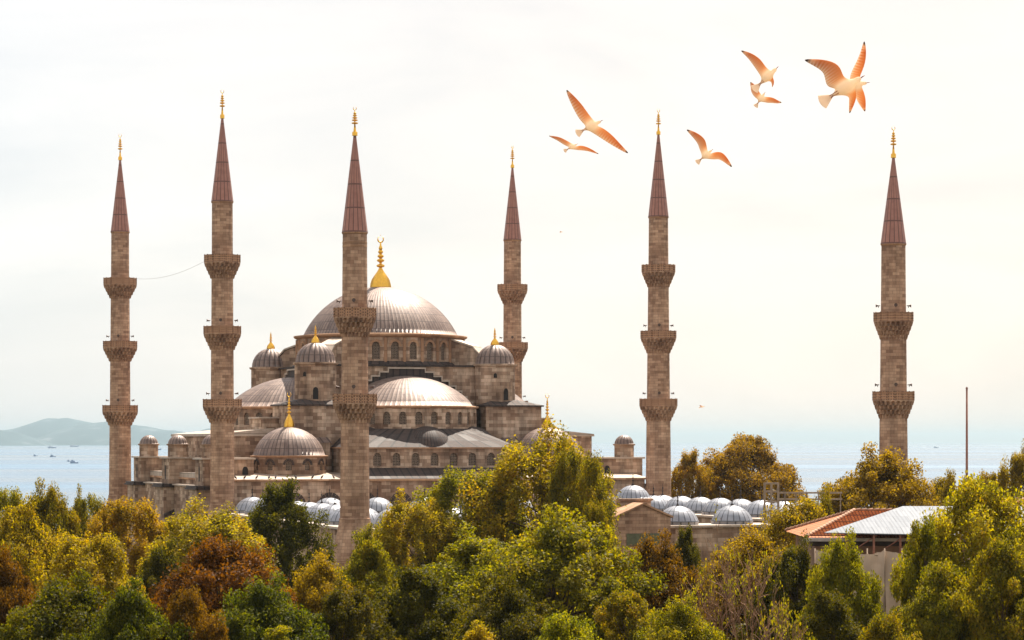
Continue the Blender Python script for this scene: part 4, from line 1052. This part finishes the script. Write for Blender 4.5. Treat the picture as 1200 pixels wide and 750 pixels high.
def gull(c, head, tail, wings, Y, label, group='seagulls over the mosque'):
    """c, head, tail in photo pixels; wings: two lists of (px, py, chord px, depth m) from wrist to tip; one continuous body with wings grown out of it"""
    o0 = at(*c, Y); k = Y / F
    def P(px, py, dz=0): return Vector(((px - c[0]) * k, dz, -(py - c[1]) * k))
    h, t = P(*head), P(*tail); ax = (h - t); Ln = ax.length; ax.normalize()
    nb = Vector((0, -1, 0)); nb = (nb - ax * nb.dot(ax)).normalized(); sd = ax.cross(nb)
    rings = [(0, .015), (.1, .05), (.26, .13), (.40, .165), (.52, .175), (.63, .16), (.73, .12), (.82, .09), (.90, .092), (.96, .065), (1.0, .022)]
    v = []; f = []; pt = []; span = []; trail = []; K = 8
    for s_, r in rings:
        for q in range(K):
            a = 2 * PI * (q + .5) / K; rr = r * Ln
            v.append(t + ax * s_ * Ln + sd * rr * math.cos(a) + nb * rr * math.sin(a) * .92); pt.append(.0); span.append(0); trail.append(0)
    rid = lambda i, q: i * K + q % K
    skip = set()
    sidef = {1: 7, -1: 3}          # face q spans vertex q..q+1; q=7 is +sd, q=3 is -sd
    i0, i1 = 2, 6
    for i in range(len(rings) - 1):
        for q in range(K):
            if q in (7, 3) and i0 <= i < i1: continue
            f.append((rid(i, q), rid(i, q + 1), rid(i + 1, q + 1), rid(i + 1, q)))
    f.append(tuple(rid(0, q) for q in reversed(range(K)))); f.append(tuple(rid(len(rings) - 1, q) for q in range(K)))
    for w in wings:
        mid = P(w[0][0], w[0][1]); sg = 1 if (mid - (t + ax * Ln * .5)).dot(sd) > 0 else -1
        q0 = sidef[sg]
        # loop: belly side line forward then back side line backward; 4 points each
        qa, qb = (q0, q0 + 1) if sg > 0 else (q0 + 1, q0)
        loop = [rid(i, qb) for i in range(i0, i1 + 1)] + [rid(i, qa) for i in range(i1, i0 - 1, -1)]; K2 = len(loop)
        prev = loop; root = t + ax * Ln * .55
        allp = [(root, None, 0)] + [(P(a[0], a[1], a[3]), a[2] * k, j + 1) for j, a in enumerate(w)]
        nn = len(w)
        for j, a in enumerate(w):
            cpt = P(a[0], a[1], a[3]); ch = a[2] * k
            last = allp[j][0]; nxt = allp[j + 2][0] if j + 2 < len(allp) else cpt + (cpt - last)
            sp_ = (nxt - last).normalized(); cdv = (ax - sp_ * ax.dot(sp_));
            if cdv.length < .25: cdv = Vector((sp_.z, 0, -sp_.x)) * (1 if Vector((sp_.z, 0, -sp_.x)).dot(ax) > 0 else -1)
            cdv.normalize(); nw = sp_.cross(cdv).normalized(); nw = nw if nw.dot(nb) > 0 else -nw
            th = ch * .05 + .004; new = []
            xs = [-.72, -.38, -.05, .18, .34]
            for x, e in zip(xs, (.2, .7, 1.0, .9, .4)): new.append(cpt + cdv * ch * x + nw * th * e)
            for x, e in zip(reversed(xs), (.4, .9, 1.0, .7, .2)): new.append(cpt + cdv * ch * x - nw * th * e)
            b = len(v); v += new; tone = .45 + .3 * j / max(1, nn - 1)
            for x in xs + list(reversed(xs)): span.append((j + 1) / nn); trail.append(max(0, (.34 - x) / 1.06)); pt.append((tone if x > -.5 else tone * .55) if j < nn - 1 else 1.0)
            ids = list(range(b, b + K2))
            for e in range(K2): f.append((prev[e], prev[(e + 1) % K2], ids[(e + 1) % K2], ids[e]))
            prev = ids
        f.append(tuple(prev))
    me = bpy.data.meshes.new('seagull'); me.from_pydata([tuple(x) for x in v], [], f)
    a_ = me.attributes.new('patch', 'FLOAT', 'POINT'); a_.data.foreach_set('value', pt)
    a_ = me.attributes.new('span', 'FLOAT', 'POINT'); a_.data.foreach_set('value', span)
    a_ = me.attributes.new('trail', 'FLOAT', 'POINT'); a_.data.foreach_set('value', trail)
    import bmesh
    bm = bmesh.new(); bm.from_mesh(me); bmesh.ops.recalc_face_normals(bm, faces=bm.faces); bm.to_mesh(me); bm.free()
    me.materials.append(GM)
    for p in me.polygons: p.use_smooth = True
    o = bpy.data.objects.new('seagull', me); COL.objects.link(o); o.location = o0
    sm = o.modifiers.new('smooth', 'SUBSURF'); sm.levels = 2; sm.render_levels = 2
    tag(o, label, 'bird', group)
    m = MB(); m.tube([h - ax * .02, h + ax * Ln * .06, h + ax * Ln * .12 + nb * .004], [.02 * Ln, .016 * Ln, .003], 6); m.build('bill', BK, o)
    m = MB(); n = 9; tw = .36 * Ln         # fan of tail feathers
    for i in range(n):
        a0, a1 = R(-36 + 72 * i / n), R(-36 + 72 * (i + 1) / n)
        q = [t + ax * .10 * Ln, t - (ax * math.cos(a0) + sd * math.sin(a0)) * tw, t - (ax * math.cos((a0 + a1) / 2) + sd * math.sin((a0 + a1) / 2)) * tw * 1.05, t - (ax * math.cos(a1) + sd * math.sin(a1)) * tw]
        m.extrude(q, nb * .006)
    m.build('tail', GT, o)
    m = MB()
    for sg in (-1, 1): 
        b = t + ax * .22 * Ln + nb * .10 * Ln + sd * sg * .035 * Ln; m.tube([b, b - ax * .18 * Ln + nb * .02 * Ln, b - ax * .27 * Ln + nb * .01 * Ln], [.012 * Ln, .009 * Ln, .014 * Ln], 5)
    m.build('legs', BK, o)
gull((694, 148), (704, 142), (683, 153), [[(687, 137, 12, 0), (679, 124, 11, .02), (670, 112, 6.5, .05), (664, 104, 1.5, .08)], [(705, 153, 11, 0), (716, 161, 10, .02), (727, 171, 5.5, .05), (737, 179, 1.5, .08)]], 38, 'gull gliding with wings fully spread, just left of the orange minaret tip')
gull((671, 172), (676, 169), (665, 175), [[(664, 167, 6, 0), (656, 162, 5, .02), (649, 160, 3, .05), (643, 158.5, .8, .08)], [(680, 172, 6, 0), (688, 173.5, 4.5, .02), (695, 176.5, 2.8, .05), (702, 180, .8, .08)]], 56, 'small flat winged gull below the gliding one, left of the orange minaret tip')
gull((828, 182), (834, 176), (821, 187), [[(825, 171, 9, 0), (824, 164, 10, .04), (815, 156, 7, .08), (805, 150.5, 1.4, .12)], [(838, 181, 9, 0), (845, 180, 9, .04), (852, 186, 6, .1), (859, 195, 1.4, .14)]], 44, 'gull with bent wings between the orange minaret and the bird cluster')
gull((900, 91), (910, 80), (890, 99), [[(894, 80, 10, 0), (889, 71, 11, .04), (880, 63, 7, .08), (869, 57.5, 1.4, .12)], [(905, 91, 5, .1), (908, 92, 4, .25), (909, 95, 3, .35), (908, 98, 1, .4)]], 40, 'gull with one raised wing above the smaller one, left of the large pair')
gull((893, 115), (896, 109), (888, 121), [[(888, 110, 8, 0), (885, 104, 8, .03), (883, 99, 5, .06), (880, 95, 1.2, .1)], [(901, 116, 7, 0), (906, 116, 6, .04), (911, 118, 4, .08), (917, 119, 1.2, .12)]], 46, 'smaller hovering gull tucked under the one with a raised wing')
gull((991, 104), (1009, 91), (974, 113), [[(981, 95, 22, 0), (980, 78, 21, .05), (965, 71, 13, .1), (944, 67, 2, .16)], [(1001, 108, 9, .05), (1003, 113, 10, .12), (1002, 120, 7, .2), (1000, 129, 1.4, .28)]], 26, 'largest and nearest gull of the upper right pair, left wing raised and bent')
gull((1005, 99), (1016, 97), (990, 101), [[(1003, 90, 11, 0), (1009, 78, 11, -.05), (1012, 64, 7, -.1), (1011, 50, 1.5, -.15)], [(1009, 108, 10, 0), (1012, 116, 10, .05), (1014, 122, 6, .1), (1016, 129, 1.4, .15)]], 30, 'gull half hidden behind the largest gull, wing pointing straight up')
gull((823, 477), (825.2, 476.4), (820.8, 477.4), [[(822, 476, 2, 0), (821, 475.4, 1.6, .05), (820.4, 475.0, 1, .1), (819.8, 474.8, .4, .15)], [(824, 477, 2, 0), (824.6, 476.6, 1.6, .05), (825.2, 476.2, 1, .1), (826, 475.8, .4, .15)]], 320, 'tiny far bird low over the sea right of the three balcony minaret')
gull((658, 272), (659.2, 271.6), (656.8, 272.4), [[(657.4, 271.6, 1.2, 0), (657, 271.2, 1, .05), (656.6, 270.9, .7, .1), (656, 270.7, .3, .15)], [(658.6, 272, 1.2, 0), (659, 271.7, 1, .05), (659.4, 271.4, .7, .1), (660, 271.2, .3, .15)]], 420, 'tiny speck of a bird in the open sky right of the slim minaret')

# pigeons on the roof edge
def pigeon(loc, rz, label):
    m = MB(); m.lathe([(.01, -.16), (.05, -.12), (.09, -.02), (.085, .06), (.05, .12), (.055, .17), (.045, .21), (.01, .24)], 8)
    o = m.build('pigeon', M['pigeon']); o.location = loc; o.rotation_euler = (R(38), 0, rz); o.scale = (1.5, 1.5, 1.5); tag(o, label, 'bird', 'pigeons on the mosque roof edge')
rnd = random.Random(8)
Mm = Matrix.Translation((MX, MY, 0)) @ Matrix.Rotation(TH, 4, 'Z')
for u in (-29.2, -28.8, -27.6, -25.9, -24.2, -23.3, -20.5, -18.2, -16.9, -15.2):
    p = Mm @ Vector((u, -29.6 + rnd.uniform(0, .25), 15.12)); pigeon(p, rnd.uniform(0, 6), 'dark pigeon sitting on the roof edge below the left corner dome')

# ------------------------------------------------------------------ boats
def boat(px, py, Ln, label, kind='boat', tall=.5):
    Y = (CAMZ - SEA) * F / (py - YH); x = wx(px, Y)
    r = empty('boat' if kind == 'boat' else 'ship', (x, Y, SEA)); tag(r, label, kind, 'boats on the sea')
    w = Ln * .16; h = Ln * .14
    m = MB(); lo = [(-.5, 0), (-.46, -1), (.3, -1), (.5, 0), (.3, 1), (-.46, 1)]
    A = [(a * Ln * .9, b * w * .8, -.2) for a, b in lo]; B = [(a * Ln, b * w, h * (1.25 if a > .4 else 1)) for a, b in lo]
    m.face(list(reversed(A))); m.face(B)
    for i in range(6): m.face([A[i], A[(i + 1) % 6], B[(i + 1) % 6], B[i]])
    m.build('hull', M['boat'], r)
    m = MB(); m.box(-Ln * .38, Ln * .08, -w * .7, w * .7, h * .95, h + Ln * tall * .3); m.box(-Ln * .34, -Ln * .08, -w * .5, w * .5, h + Ln * tall * .3, h + Ln * tall * .5); m.build('cabin', M['boat'] if kind == 'boat' else M['boatwhite'], r)
    m = MB(); m.tube([(-Ln * .2, 0, h), (-Ln * .2, 0, h + Ln * tall)], [Ln * .012, Ln * .006], 5); m.build('mast', M['boat'], r)
for a in ((61, 525.2, 36, 'long pale ship nearest the island shore at left', 'ship', .2), (87, 523.6, 45, 'faint ship on the horizon right of the long pale one', 'ship', .15),
          (41.5, 534.5, 8, 'small speedboat left of the other small boats'), (62, 535.6, 11, 'dark small boat below the long pale ship'),
          (81, 540.9, 6, 'tiny dinghy just left of the dark cabin boat'), (87, 543, 11, 'dark cabin boat nearest to us on the left sea'),
          (183, 527.5, 34, 'pale ship just right of the far left minaret', 'ship', .2), (1097, 525, 22, 'faint pale ship between the lone minaret and the pole', 'ship', .3)):
    boat(*a)

# ------------------------------------------------------------------ haze over the water
m = MB(); m.box(-61000, 61000, -420, 62500, -15, 190); hz_ = m.build('haze', None); hz_.data.materials.clear()
k = N('pale_haze'); pv = k.n('VolumePrincipled'); pv.inputs['Color'].default_value = (.68, .87, .97, 1); pv.inputs['Density'].default_value = 3.6e-5; pv.inputs['Anisotropy'].default_value = 0.72
k.l(pv.outputs[0], k.out.inputs['Volume']); hz_.data.materials.append(k.m); tag(hz_, kind='stuff')
